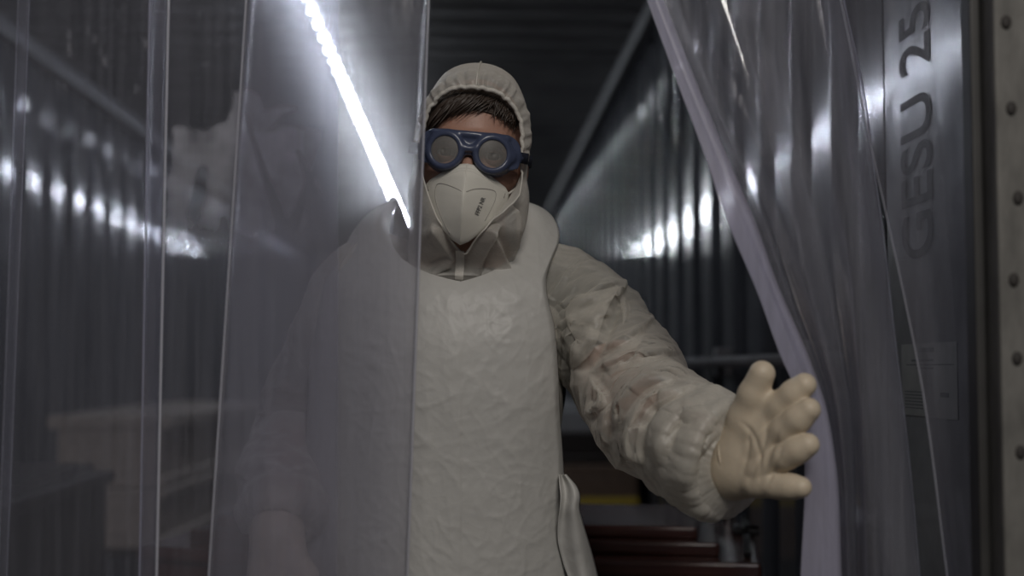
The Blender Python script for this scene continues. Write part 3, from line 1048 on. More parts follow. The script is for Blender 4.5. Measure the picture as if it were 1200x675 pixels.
# ================================================================== light from outside the doorway
def area(name, loc, target, size, power, col, sy=None):
    l = bpy.data.lights.new(name, 'AREA')
    l.shape = 'RECTANGLE'; l.size = size; l.size_y = sy or size
    l.energy = power; l.color = col
    o = bpy.data.objects.new(name, l); COL.objects.link(o)
    o.location = loc
    o.rotation_euler = (Vector(target) - Vector(loc)).to_track_quat('-Z', 'Y').to_euler()
    return o


area('yard_lamp', (0.50, -2.2, 3.7), (0.1, 1.9, 1.25), 1.3, 84.0, (1.0, 0.95, 0.89))
w = bpy.data.worlds.new('world'); scene.world = w
w.use_nodes = True
wn = w.node_tree
bg = wn.nodes['Background']
bg.inputs[0].default_value = (0.50, 0.52, 0.60, 1); bg.inputs[1].default_value = 0.085
# ================================================================== the person
M_skin = principled('skin', (0.37, 0.21, 0.155), rough=0.5, sss=0.15, noise=0.10, nscale=30, bump=0.05, bscale=300)
M_hair = principled('brown_hair', (0.038, 0.026, 0.019), rough=0.45, noise=0.3, nscale=40)
M_tee = principled('dark_tshirt', (0.025, 0.03, 0.028), rough=0.85)
M_trous = principled('dark_trousers', (0.03, 0.03, 0.035), rough=0.85)
M_cover = fabric('coverall_nonwoven', (0.74, 0.705, 0.63), opacity=0.38, edge=0.9, transl=0.30, gloss=0.05, crinkle=0.05, cscale=30, weave=0.10, tint=(0.60, 0.56, 0.50))
M_coverh = fabric('coverall_hood_nonwoven', (0.74, 0.71, 0.65), opacity=0.46, edge=0.65, transl=0.30, gloss=0.06, crinkle=0.15, cscale=45, weave=0.16, tint=(0.60, 0.56, 0.50))
M_cuff = fabric('coverall_cuff', (0.76, 0.73, 0.66), opacity=0.5, edge=0.6, transl=0.30, gloss=0.05, crinkle=0.12, cscale=45, weave=0.14)
M_hem = fabric('coverall_hem', (0.68, 0.65, 0.59), opacity=1.0, transl=0.2, gloss=0.04, crinkle=0.3, cscale=120)
M_apron = fabric('apron_film', (0.62, 0.61, 0.58), opacity=1.0, transl=0.25, gloss=0.02, crinkle=0.06, cscale=16, weave=0.13)
M_glove = principled('latex_glove', (0.62, 0.525, 0.40), rough=0.5, sss=0.08, noise=0.06, nscale=40, bump=0.10, bscale=45, stretch=(1, 1, 1))
M_mask = fabric('respirator_felt', (0.78, 0.755, 0.68), opacity=1.0, transl=0.15, gloss=0.04, crinkle=0.05, cscale=60)
M_maskline = principled('respirator_groove', (0.33, 0.31, 0.28), rough=0.8)
M_maskink = principled('respirator_print', (0.10, 0.10, 0.10), rough=0.8)
M_gog = principled('blue_rubber', (0.050, 0.062, 0.110), rough=0.32, spec=0.6)
M_strap = principled('navy_elastic', (0.012, 0.015, 0.03), rough=0.7)
M_boot = principled('white_rubber_boot', (0.55, 0.55, 0.53), rough=0.4)
m, nt, out = new_mat('goggle_lens')
a_ = nd(nt, 'ShaderNodeBsdfTransparent', {'Color': rgb((0.92, 0.92, 0.92))}); b_ = nd(nt, 'ShaderNodeBsdfDiffuse', {'Color': rgb((0.5, 0.48, 0.45))})
c_ = nd(nt, 'ShaderNodeBsdfGlossy', {'Color': rgb((1, 1, 1)), 'Roughness': 0.5})
d_ = nd(nt, 'ShaderNodeMixShader', {0: 0.15, 1: a_.outputs[0], 2: b_.outputs[0]}); e_ = nd(nt, 'ShaderNodeMixShader', {0: 0.02, 1: d_.outputs[0], 2: c_.outputs[0]})
nt.links.new(e_.outputs[0], out.inputs['Surface'])
M_lens = m
M_eyew = principled('eye_white', (0.40, 0.37, 0.35), rough=0.55)
M_iris = principled('dark_iris', (0.022, 0.016, 0.013), rough=0.5)

# ---- head frame: right, up, forward as seen in the photograph (tilted a little, looking at the lens)
YH = 1.93
O_H = W1(554.0, 184.5, YH)
roll, pitch, yaw = R(5.5), R(5.0), R(-3.0)
f0 = np.array([math.sin(yaw) * math.cos(pitch), -math.cos(yaw) * math.cos(pitch), -math.sin(pitch)])
r0 = np.array([math.cos(yaw), math.sin(yaw), 0.0])
u0 = np.cross(f0, r0); u0 = u0 if u0[2] > 0 else -u0
rr = r0 * math.cos(roll) - u0 * math.sin(roll)
uu = u0 * math.cos(roll) + r0 * math.sin(roll)
HM = np.stack([rr, f0, uu], 1)          # columns: local axes


def H(p):
    """head coordinates (right, forward, up) to world"""
    return O_H + np.asarray(p, float) @ HM.T


def Hinv(P):
    return (np.asarray(P, float) - O_H) @ HM


# ---- joints
J = {}
J['shR'] = W1(680, 364, 2.03); J['elR'] = W1(738, 474, 1.885); J['wrR'] = W1(862, 534, 1.655)
J['shL'] = W1(420, 368, 2.02); J['elL'] = W1(350, 490, 2.11); J['wrL'] = W1(328, 612, 1.93)
J['neck'] = W1(545, 322, 2.04)
J['chest'] = W1(530, 400, 2.04)
J['waist'] = W1(513, 590, 2.06)
J['pelv'] = np.array([W1(524, 700, 2.07)[0], 2.07, 0.92])
px_ = J['pelv'][0]
J['hipR'] = np.array([px_ + 0.095, 2.07, 0.88]); J['hipL'] = np.array([px_ - 0.095, 2.07, 0.88])
J['knR'] = np.array([px_ + 0.115, 2.03, 0.49]); J['knL'] = np.array([px_ - 0.115, 2.02, 0.49])
J['anR'] = np.array([px_ + 0.12, 2.09, 0.09]); J['anL'] = np.array([px_ - 0.13, 2.06, 0.09])
J['toR'] = np.array([px_ + 0.14, 1.93, 0.045]); J['toL'] = np.array([px_ - 0.16, 1.90, 0.045])


def head_sdf(q):
    """q in head coordinates"""
    d = sd_ellipsoid(q, (0, -0.012, 0.030), (0.071, 0.094, 0.082))
    d = smin(d, sd_ellipsoid(q, (0, 0.022, -0.040), (0.060, 0.070, 0.074)), 0.02)
    d = smin(d, sd_capsule(q, (0, 0.070, -0.100), (0, 0.074, -0.104), 0.018, 0.018), 0.025)
    for s in (-1, 1):
        d = smin(d, sd_capsule(q, (s * 0.012, 0.088, 0.020), (s * 0.048, 0.070, 0.021), 0.009, 0.008), 0.014)
        d = smin(d, sd_capsule(q, (s * 0.030, 0.074, -0.032), (s * 0.056, 0.045, -0.026), 0.013, 0.012), 0.016)
        d = smax(d, -sd_ellipsoid(q, (s * 0.0325, 0.103, 0.000), (0.019, 0.020, 0.013)), 0.010)
        d = smin(d, sd_ellipsoid(q, (s * 0.073, -0.012, -0.012), (0.008, 0.018, 0.031)), 0.006)
    d = smin(d, sd_capsule(q, (0, 0.088, 0.006), (0, 0.110, -0.036), 0.0085, 0.0125), 0.012)
    for s in (-1, 1):
        d = smin(d, sd_capsule(q, (s * 0.012, 0.096, -0.040), (s * 0.013, 0.092, -0.042), 0.007, 0.006), 0.008)
    d = smin(d, sd_ellipsoid(q, (0, 0.086, -0.068), (0.024, 0.010, 0.006)), 0.006)
    d = smin(d, sd_ellipsoid(q, (0, 0.085, -0.079), (0.021, 0.010, 0.007)), 0.006)
    return d


def body_sdf(P):
    q = (P - O_H) @ HM
    d = head_sdf(q)
    nb = O_H + HM @ np.array([0, -0.025, -0.07])
    d = smin(d, sd_capsule(P, nb, J['neck'] + np.array([0, 0.01, -0.02]), 0.054, 0.060), 0.03)
    t = sd_ellipsoid(P, J['chest'] + np.array([0, 0.005, -0.05]), (0.165, 0.108, 0.215))
    t = smin(t, sd_ellipsoid(P, J['waist'], (0.142, 0.102, 0.20)), 0.06)
    t = smin(t, sd_ellipsoid(P, J['pelv'], (0.168, 0.112, 0.15)), 0.06)
    t = smin(t, sd_capsule(P, J['shL'] + np.array([0.03, 0, 0.0]), J['neck'] + np.array([-0.03, 0.01, -0.035]), 0.050, 0.052), 0.05)
    t = smin(t, sd_capsule(P, J['shR'] + np.array([-0.03, 0, 0.0]), J['neck'] + np.array([0.03, 0.01, -0.035]), 0.050, 0.052), 0.05)
    d = smin(d, t, 0.04)
    for s in 'LR':
        a = sd_capsule(P, J['sh' + s], J['el' + s], 0.056, 0.047)
        a = smin(a, sd_capsule(P, J['el' + s], J['wr' + s], 0.049, 0.028), 0.02)
        d = smin(d, a, 0.035)
        l = sd_capsule(P, J['hip' + s], J['kn' + s], 0.088, 0.056)
        l = smin(l, sd_capsule(P, J['kn' + s], J['an' + s], 0.056, 0.038), 0.02)
        l = smin(l, sd_capsule(P, J['an' + s], J['to' + s], 0.038, 0.030), 0.02)
        d = smin(d, l, 0.03)
    return d


def box_of(pts, pad):
    pts = np.array(pts)
    return pts.min(0) - pad, pts.max(0) + pad


# one continuous surface: a coarse grid for the body; the face is sharpened on its own grid first
lo, hi = box_of(list(J.values()) + [H((0, 0, 0.13)), H((0, -0.13, 0))], 0.125)
lo[2] = 0.012
V, F = surface_nets(body_sdf, lo, hi, 0.0075)
person = mesh_obj('person', V, F, M_skin)
tag(person, 'person in white coverall, apron, mask and goggles reaching out a gloved hand', 'person')

# eyes with lids
for s in (-1, 1):
    c = np.array([s * 0.0325, 0.0745, -0.001])
    V, F = [], []
    nlat, nlon = 14, 24
    r = 0.0125
    rings = []
    for i in range(nlat + 1):
        th = math.pi * i / nlat
        for j in range(nlon):
            ph = 2 * math.pi * j / nlon
            rings.append(c + r * np.array([math.sin(th) * math.cos(ph), math.cos(th), math.sin(th) * math.sin(ph)]))
    F = grid_faces(nlat + 1, nlon, True)
    mi = [1 if i // nlon < 3 else 0 for i in range(len(F))]
    mesh_obj('eye', H(np.array(rings)), F, mats=[M_eyew, M_iris], midx=mi, parent=person)
    # upper and lower lid: shells that wrap the ball
    for nm, a0, a1 in (('upper_eyelid', 0.36, 1.9), ('lower_eyelid', -0.42, -1.7)):
        g = []
        for a in np.linspace(a0, a1, 8):
            for b in np.linspace(-1.25, 1.25, 17):
                aa = a * (math.cos(b) ** 0.5 if abs(a) < 0.6 else 1)
                rad = r + 0.0016
                g.append(c + rad * np.array([math.sin(b), math.cos(b) * math.cos(aa), math.cos(b) * math.sin(aa)]))
        mesh_obj(nm, H(np.array(g)), grid_faces(8, 17), M_skin, person)


def strand(ctrl, rad, n=9, k=5):
    P = cr_spline(ctrl, n)
    t = np.linspace(0, 1, n)
    return tube_geo(P, rad * np.clip(np.minimum(1, (1 - t) * 2.2) , 0.12, 1), k, True)


def on_head(x, u, lift):
    """point on the forehead / crown surface, lifted"""
    x = np.asarray(x, float); u = np.asarray(u, float)
    f = np.full_like(x, 0.14)
    for _ in range(25):
        q = np.stack([x, f, u], -1)
        f = f - (head_sdf(q) - lift) * 0.8
    return np.stack([x, f, u], -1)


# hair: a cap that hugs the skull, then combed strands sweeping across the forehead
hb = MB()
g = []
xs = np.linspace(-0.066, 0.066, 27)
for t in np.linspace(0, 1, 12):
    lowu = 0.050 + 0.010 * np.cos(xs * 30)
    u = 0.098 + (lowu - 0.098) * t
    u = u - (np.abs(xs) / 0.066) ** 2 * (1 - t) * 0.055
    g.append(on_head(xs, u, 0.003))
hb.add(H(np.array(g).reshape(-1, 3)), grid_faces(12, 27), True)
rg = np.random.default_rng(5)
for i in range(620):
    s = rg.random()
    x0 = -0.060 + 0.122 * s + rg.normal() * 0.003
    u0_ = 0.094 - (abs(x0) / 0.066) ** 2 * 0.040 + rg.normal() * 0.003
    sw = -0.018 - 0.030 * (1 - s) + rg.normal() * 0.007       # swept to the wearer's right (left in the photo)
    if x0 > 0.030: sw = -0.005 + rg.normal() * 0.006
    x3 = x0 + sw
    drop = 0.036 + rg.normal() * 0.007 - 0.010 * np.exp(-((x0 - 0.025) / 0.03) ** 2)
    if x0 < -0.02: drop += 0.010
    u3 = min(u0_ - 0.012, 0.092 - drop - 0.004 * rg.random() - (abs(x3) / 0.066) ** 2 * 0.012)
    lift = 0.004 + 0.007 * rg.random()
    ts = np.array([0, 0.3, 0.65, 1.0])
    xx = x0 + (x3 - x0) * ts ** 1.3 + np.array([0, 0.004, 0.003, 0]) * rg.normal()
    uu_ = u0_ + (u3 - u0_) * ts
    c = on_head(np.clip(xx, -0.067, 0.067), uu_, lift * np.array([0.6, 1.0, 1.0, 0.7])[:, ])
    V, F = strand(H(c), 0.0011 + 0.0007 * rg.random(), n=8, k=4)
    hb.add(V, F, True)
hb.build('hair', M_hair, person)
# eyebrows
for s in (-1, 1):
    eb = MB()
    for i in range(60):
        t = rg.random()
        x = s * (0.013 + 0.036 * t); u = 0.0185 + 0.005 * math.sin(t * 2.6) + rg.normal() * 0.0016
        c = on_head(np.array([x, x + s * 0.004, x + s * 0.008]), np.array([u - 0.001, u + 0.001, u + 0.001]), np.array([0.0, 0.002, 0.001]))
        V, F = strand(H(c), 0.0008, n=4, k=4); eb.add(V, F, True)
    eb.build('eyebrow', M_hair, person)

# ---- T-shirt: an offset of the body between neck and mid upper arm
def tee_sdf(P):
    t = body_sdf(P) - 0.006
    cut = np.maximum(P[..., 2] - (J['neck'][2] + 0.005), (J['pelv'][2] - 0.02) - P[..., 2])
    for s in 'LR':
        ax = J['el' + s] - J['sh' + s]; ln = np.linalg.norm(ax); ax = ax / ln
        # cut below the sleeve hem, only close to that arm
        dd = (P - J['sh' + s]) @ ax - 0.62 * ln
        near = sd_capsule(P, J['sh' + s] + ax * 0.4 * ln, J['wr' + s], 0.066, 0.066)
        cut = np.maximum(cut, np.where(near < 0, dd, -1.0))
        if s in 'LR':
            fw = sd_capsule(P, J['el' + s], J['wr' + s], 0.07, 0.07)
            cut = np.maximum(cut, -fw)
    return np.maximum(t, cut)


lo2, hi2 = box_of([J['shL'], J['shR'], J['neck'], J['pelv'], J['elR'], J['elL']], 0.16)
V, F = surface_nets(tee_sdf, lo2, hi2, 0.010)
mesh_obj('t_shirt', V, F, M_tee, person)

# ---- coverall: torso and trousers
def ring(c, a, b, n, ex=2.4):
    t = np.arange(n) * 2 * math.pi / n
    x = np.sign(np.cos(t)) * np.abs(np.cos(t)) ** (2 / ex) * a
    y = np.sign(np.sin(t)) * np.abs(np.sin(t)) ** (2 / ex) * b
    return np.stack([c[0] + x, c[1] + y, np.full(n, c[2])], 1)


def crumple(B, closed, gu, gv, levels=(110, 40), seed=0.0, attract=(0.012, 0.02), amp=0.006, freq=18., pin=(1, 1), collide=None, bend=0.3, g2=None, pinmask=None):
    P = cloth_grid(B, gu, gv, closed, iters=levels[0], attract=attract[0], pin=pin, amp=amp, freq=freq, seed=seed, collide=collide, bend=bend, pinmask=pinmask)
    if len(levels) > 1:
        P = upsample(P, closed)
        g = g2 or (1.02, 1.02)
        P = cloth_grid(P, g[0], g[1], closed, iters=levels[1], attract=attract[1], pin=(pin[0] * 2, pin[1] * 2), amp=0.001, freq=50., seed=seed + 5, collide=collide, bend=bend)
    return P


def push_out(fn, margin):
    def f(P):
        e = 0.004
        sh = P.shape
        Q = P.reshape(-1, 3)
        d = fn(Q)
        m = d < margin
        if m.any():
            q = Q[m]
            g = np.stack([fn(q + e * np.eye(3)[k]) - d[m] for k in range(3)], 1)
            g /= np.linalg.norm(g, axis=1, keepdims=True) + 1e-9
            Q = Q.copy(); Q[m] = q + g * (margin - d[m])[:, None]
        return Q.reshape(sh)
    return f


def arm_sdf(s):
    def f(P):
        a = sd_capsule(P, J['sh' + s], J['el' + s], 0.056, 0.047)
        return smin(a, sd_capsule(P, J['el' + s], J['wr' + s], 0.049, 0.028), 0.02)
    return f


nk, ch, ws, pv = J['neck'], J['chest'], J['waist'], J['pelv']
tor = [(nk + [0, 0.0, 0.005], 0.085, 0.085), (nk + [0, 0.0, -0.045], 0.165, 0.100), (nk + [0, -0.005, -0.09], 0.185, 0.110), (ch + [0, 0.005, 0], 0.172, 0.128), (ch + [-0.005, 0.01, -0.12], 0.160, 0.132),
       (ws + [-0.008, 0.01, 0.03], 0.157, 0.135), (ws + [-0.005, 0.01, -0.07], 0.166, 0.140), (pv + [0, 0, 0.02], 0.205, 0.148), (pv + [0, 0, -0.06], 0.205, 0.145)]
Cn = cr_spline(np.array([list(c) + [a, b] for c, a, b in tor]), 60)
B = np.array([ring(c[:3], c[3], c[4], 80) for c in Cn])
T_ = crumple(B, True, 1.05, 1.05, levels=(60,), seed=2.0, amp=0.005)
coverall = mesh_obj('coverall', T_.reshape(-1, 3), grid_faces(60, 80, True), M_cover, person)
for s in 'LR':
    hp, kn, an = J['hip' + s], J['kn' + s], J['an' + s]
    cs = [(hp + [0, 0, 0.03], 0.108, 0.135), (hp + [0, 0, -0.10], 0.108, 0.118), (kn + [0, 0, 0.05], 0.090, 0.092), (kn + [0, 0, -0.08], 0.086, 0.088), (an + [0, 0, 0.20], 0.080, 0.082), (an + [0, 0, 0.12], 0.070, 0.075)]
    Cn = cr_spline(np.array([list(c) + [a, b] for c, a, b in cs]), 50)
    B = np.array([ring(c[:3], c[3], c[4], 48) for c in Cn])
    P = crumple(B, True, 1.05, 1.06, levels=(50,), seed=4.0)
    mesh_obj('trouser_leg', P.reshape(-1, 3), grid_faces(50, 48, True), M_cover, coverall)
    # rubber boot
    to = J['to' + s]
    def boot(P, an=an, to=to):
        d = sd_capsule(P, an + [0, 0, -0.02], an + [0, 0, 0.19], 0.052, 0.064)
        d = smin(d, sd_capsule(P, [an[0], an[1] + 0.01, 0.045], [to[0], to[1], 0.040], 0.045, 0.044), 0.04)
        return np.maximum(d, 0.0015 - P[..., 2])
    l_, h_ = box_of([an + [0, 0, 0.2], an, to], 0.09); l_[2] = -0.02
    V, F = surface_nets(boot, l_, h_, 0.009)
    mesh_obj('boot', V, F, M_boot, person)


def press_folds(P, n, folds):
    """cloth folds laid along lines on the visible side: a sharp lip on one side, a soft slope on the other"""
    x, y = to_px(P)
    toward = ((CAM - P) * n).sum(-1)
    sg = np.sign(toward)
    vis = np.clip(np.abs(toward) / (np.linalg.norm(CAM - P, axis=-1) + 1e-9) * 3, 0, 1) * (toward * np.sign(np.median(toward[np.abs(toward) > 0])) * 0 + 1)
    front = (toward > 0) if ((n * (P - P.mean(1, keepdims=True))).sum(-1).mean() > 0) else (toward < 0)
    disp = np.zeros(x.shape)
    for line, h, ws_, wl_ in folds:
        c = cr_spline(np.array(line, float), 24) if len(line) > 2 else np.array(line, float)
        best = np.full(x.shape, 1e9); sd = np.zeros(x.shape); tb_ = np.zeros(x.shape)
        m_ = len(c) - 1
        for k in range(m_):
            d, t = seg_dist(x, y, c[k], c[k + 1])
            cr_ = (c[k + 1][0] - c[k][0]) * (y - c[k][1]) - (c[k + 1][1] - c[k][1]) * (x - c[k][0])
            m2 = d < best
            best[m2] = d[m2]; sd[m2] = np.sign(cr_)[m2]; tb_[m2] = ((k + t) / m_)[m2]
        dist = best * np.linalg.norm(P - CAM, axis=-1) / F_PX
        env = np.clip(np.minimum(tb_, 1 - tb_) * 5, 0, 1)
        disp += 1.5 * h * env * np.where(sd > 0, np.exp(-dist / wl_), np.exp(-(dist / ws_) ** 2) * 1.6 - 0.6 * np.exp(-(dist / (ws_ * 3)) ** 2))
    outn = n * np.where(front, np.sign(toward), 0)[..., None]
    return P + outn * (disp * vis)[..., None]


def sleeve(name, ctrl, seed, side, nv=84, nu=64, gu=1.01, gv=1.02, cuff=3, folds=()):
    pts = np.array([list(W1(px, py, Y)) + [r] for px, py, Y, r in ctrl])
    Q = cr_spline(pts, nv)
    # even spacing along the arm
    L = np.concatenate([[0], np.cumsum(np.linalg.norm(np.diff(Q[:, :3], axis=0), axis=1))])
    t = np.linspace(0, L[-1], nv)
    Q = np.stack([np.interp(t, L, Q[:, k]) for k in range(4)], 1)
    T, N, Bn = frames(Q[:, :3])
    a = np.arange(nu) * 2 * math.pi / nu
    B = Q[:, None, :3] + Q[:, None, 3:4] * (np.cos(a)[None, :, None] * N[:, None] + np.sin(a)[None, :, None] * Bn[:, None])
    nb = grid_normals(B, True)
    nb *= np.sign((nb * (B - B.mean(1, keepdims=True))).sum(-1).mean())
    B = B + nb * (0.011 * perlin(B * 9 + seed) + 0.005 * perlin(B * 17 + seed + 4))[..., None] * np.clip(np.linspace(0, 1, nv)[:, None, None] * 6, 0, 1) * np.clip((1 - np.linspace(0, 1, nv)[:, None, None]) * 8, 0, 1)
    P = cloth_grid(B, gu, gv, True, iters=70, attract=0.012, pin=(2, cuff), amp=0.002, freq=9., seed=seed, bend=0.5, grav=0.00008)
    P = upsample(P, True)
    P = cloth_grid(P, 1.0, 1.0, True, iters=15, attract=0.02, pin=(3, cuff * 2), amp=0.0003, freq=45., seed=seed + 3, bend=0.3, grav=0.00003)
    P = upsample(P, True)
    nv2, nu2, _ = P.shape
    # bunched gathers at the elastic cuff
    n = grid_normals(P, True)
    outs = np.sign((n * (P - P.mean(1, keepdims=True))).sum(-1).mean())
    v = np.linspace(0, 1, nv2)[:, None]
    w_ = np.exp(-((v - 0.955) / 0.05) ** 2)
    ang = (np.arange(nu2) / nu2 * 2 * math.pi)[None]
    gth = ridged(np.stack(np.broadcast_arrays(np.cos(ang) * 2.2, np.sin(ang) * 2.2, v * 7 + seed), -1), 3)
    P = P + n * (0.0045 * w_ * gth)[..., None]
    arc = np.linspace(0, L[-1], nv2)[:, None]
    ph = ang * 0.085
    for kk, (ca_, sa_, fr_, am_) in enumerate(((0.72, 0.69, 12.0, 0.0034), (0.90, -0.43, 13.0, 0.0026), (0.55, 0.83, 20.0, 0.0014))):
        a1 = arc * ca_ + ph * sa_; a2 = -arc * sa_ + ph * ca_
        q = np.stack(np.broadcast_arrays(a1 * fr_ + seed, a2 * fr_ * 0.13, 0.4 * np.cos(ang) + 3 * kk), -1)
        rdg = np.clip(1 - 8.0 * np.abs(perlin(q)), 0, 1) ** 1.4
        P = P + n * (am_ * rdg * np.clip(v * 8, 0, 1) * np.clip((0.93 - v) * 12, 0, 1))[..., None] * outs
    P = press_folds(P, n, folds)
    return mesh_obj(name, P.reshape(-1, 3), grid_faces(nv2, nu2, True), M_cover, coverall), P


FOLDS_R = [
    ([(733, 325), (711, 369), (695, 410), (670, 433)], 0.013, 0.006, 0.040),
    ([(727, 332), (688, 356), (668, 392)], 0.006, 0.005, 0.022),
    ([(730, 328), (733, 380)], 0.005, 0.004, 0.016),
    ([(704, 372), (664, 405)], 0.005, 0.004, 0.018),
    ([(800, 412), (745, 420), (690, 436)], 0.005, 0.004, 0.022),
    ([(808, 436), (753, 460), (721, 504)], 0.008, 0.005, 0.026),
    ([(815, 452), (760, 478), (745, 520), (752, 548)], 0.009, 0.005, 0.026),
    ([(828, 480), (790, 499), (774, 545)], 0.007, 0.005, 0.022),
    ([(690, 440), (712, 472), (684, 490)], 0.006, 0.004, 0.020),
    ([(718, 474), (712, 530)], 0.006, 0.004, 0.022),
    ([(773, 364), (740, 395), (700, 415)], 0.005, 0.004, 0.020),
    ([(845, 500), (815, 530), (800, 580)], 0.005, 0.004, 0.018),
]
slR, PR = sleeve('sleeve', [(600, 322, 2.05, .050), (632, 336, 2.045, .078), (662, 356, 2.035, .087), (693, 379, 2.01, .086), (720, 412, 1.97, .080), (742, 448, 1.915, .078), (764, 478, 1.86, .078),
                            (794, 500, 1.78, .076), (822, 517, 1.715, .073), (841, 529, 1.685, .070), (857, 536, 1.668, .066), (866, 540, 1.655, .043)], 3.0, 'R', folds=FOLDS_R)
slL, PL = sleeve('sleeve', [(490, 322, 2.04, .050), (455, 328, 2.035, .075), (430, 346, 2.03, .078), (409, 376, 2.03, .074), (392, 416, 2.06, .072), (370, 455, 2.10, .076), (358, 500, 2.11, .078),
                            (348, 540, 2.05, .078), (340, 575, 1.99, .072), (332, 602, 1.945, .058), (329, 618, 1.93, .040), (328, 624, 1.92, .034)], 8.0, 'L')

def pleat(P, line, wid, side, lift, name, taper=True, n=46, m=7):
    """a fold of the same cloth lying doubled on the sleeve along a line; wid is its width at the middle in photo pixels"""
    nr_ = grid_normals(P, True)
    sg = np.sign((nr_ * (P - P.mean(1, keepdims=True))).sum(-1).mean())
    fr = ((CAM - P) * nr_ * sg).sum(-1) > 0.02
    Q = P[fr]
    x, y = to_px(Q)
    c = cr_spline(np.array(line, float), n)
    t = np.gradient(c, axis=0); t /= np.linalg.norm(t, axis=1, keepdims=True)
    nn = np.stack([-t[:, 1], t[:, 0]], 1) * side
    s_ = np.linspace(0, 1, n)
    w_ = wid * (np.sin(math.pi * np.clip(s_, 0.02, 0.98)) ** 0.6 if taper else np.interp(s_, [0, .15, 1], [.75, 1, .7]))
    w_ = w_ * (1 + 0.3 * np.sin(s_ * 9 + wid))
    G = np.zeros((n, m, 3))
    for j, k in enumerate(np.linspace(0, 1, m)):
        q = c + nn * (w_ * k)[:, None]
        for i in range(n):
            d2 = (x - q[i, 0]) ** 2 + (y - q[i, 1]) ** 2
            ix = np.argpartition(d2, 8)[:8]
            wt = 1 / (d2[ix] + 2.0)
            Y = (Q[ix, 1] * wt).sum() / wt.sum()
            G[i, j] = W1(q[i, 0], q[i, 1], Y - lift * (1.0 - 0.75 * k ** 1.5) * (0.10 + 0.90 * math.sin(math.pi * s_[i])))
    return mesh_obj(name, G.reshape(-1, 3), grid_faces(n, m), M_cover, slR)


# the gathered cuff lies doubled over the end of the sleeve
nr0 = int(PR.shape[0] * 0.845)
Cf = PR[nr0:]
nf = grid_normals(PR, True)[nr0:]
nf = nf * np.sign((nf * (Cf - Cf.mean(1, keepdims=True))).sum(-1).mean())
va = np.linspace(0, 1, len(Cf))[:, None]; aa = (np.arange(PR.shape[1]) / PR.shape[1] * 2 * math.pi)[None]
rg_ = ridged(np.stack(np.broadcast_arrays(np.cos(aa) * 3.4 + va, np.sin(aa) * 3.4, va * 3.0 + 2), -1), 2)
Cf = Cf + nf * (np.clip(va * 5, 0, 1) * (0.003 + 0.0014 * rg_ * np.clip((1 - va) * 4, 0.25, 1)))[..., None]
mesh_obj('cuff', Cf.reshape(-1, 3), grid_faces(len(Cf), PR.shape[1], True), M_cuff, slR)

for ln, wd, sd_, lf in (
        ([(726, 336), (709, 369), (695, 410), (671, 434)], 36, 1, 0.012),
        ([(725, 338), (730, 380)], 9, -1, 0.006),
        ([(786, 414), (745, 421), (690, 436)], 12, -1, 0.006),
        ([(794, 440), (753, 460), (721, 506)], 13, -1, 0.008),
        ([(800, 458), (760, 478), (745, 520), (753, 552)], 15, -1, 0.009),
        ([(815, 485), (790, 499), (774, 546)], 14, -1, 0.008),
        ([(690, 440), (711, 472), (686, 488)], 9, 1, 0.006),
        ([(719, 470), (713, 528)], 10, -1, 0.006),
        ([(758, 378), (742, 395), (702, 416)], 9, -1, 0.006),
        ([(834, 508), (815, 530), (802, 580)], 11, -1, 0.007)):
    pleat(PR, ln, wd, sd_, lf, 'pleat')

def apron_Y(px, py):
    """depth of the front of the apron: rounded over the chest, hanging straight below it"""
    cx = np.interp(py, [230, 330, 600, 900], [543, 540, 520, 508])
    s = (px - cx) / np.interp(py, [230, 300, 400, 900], [150, 165, 172, 176])
    front = smooth_interp(py, [225, 260, 300, 330, 380, 450, 560, 700, 905], [2.035, 1.980, 1.915, 1.878, 1.862, 1.864, 1.872, 1.880, 1.885])
    return front + 0.115 * np.clip(np.abs(s), 0, 1.25) ** 2.6 - 0.010 * np.exp(-((py - 430) / 90.0) ** 2)


# ---- hood and collar: one sheet from the face opening back over the skull and down to the shoulders
half = [
    [(0, 0.100, -0.126), (0, 0.076, -0.148), (0, 0.048, -0.172), (0, 0.004, -0.205), (0, -0.03, -0.26)],
    [(0.030, 0.106, -0.098), (0.048, 0.088, -0.128), (0.058, 0.052, -0.160), (0.072, -0.004, -0.205), (0.11, -0.04, -0.25)],
    [(0.058, 0.090, -0.044), (0.081, 0.058, -0.062), (0.079, 0.030, -0.115), (0.080, -0.005, -0.165), (0.15, -0.03, -0.225)],
    [(0.067, 0.064, -0.008), (0.0785, 0.030, -0.010), (0.080, -0.025, -0.050), (0.074, -0.04, -0.13), (0.16, -0.055, -0.21)],
    [(0.061, 0.064, 0.050), (0.074, 0.034, 0.058), (0.078, -0.03, 0.03), (0.076, -0.080, -0.07), (0.13, -0.10, -0.19)],
    [(0.037, 0.076, 0.080), (0.046, 0.054, 0.101), (0.050, -0.02, 0.106), (0.046, -0.105, 0.0), (0.07, -0.125, -0.18)],
]
topc = [(0, 0.083, 0.088), (0, 0.062, 0.116), (0, -0.02, 0.127), (0, -0.112, 0.03), (0, -0.13, -0.17)]
keys = half + [topc] + [[(-p[0], p[1], p[2]) for p in k] for k in half[:0:-1]]
K = np.array(keys, float)              # (12, 5, 3)
nu, nv = 144, 72
Kc = np.concatenate([K[-2:], K, K[:3]])
tt = np.arange(nu) / nu * len(K)
i = np.floor(tt).astype(int); f = (tt - i)[:, None, None]
p0, p1, p2, p3 = Kc[i + 1], Kc[i + 2], Kc[i + 3], Kc[i + 4]
Ku = 0.5 * (2 * p1 + (p2 - p0) * f + (2 * p0 - 5 * p1 + 4 * p2 - p3) * f ** 2 + (3 * p1 - p0 - 3 * p2 + p3) * f ** 3)
B = np.stack([cr_spline(Ku[j], nv) for j in range(nu)], 1)
B = H(B)
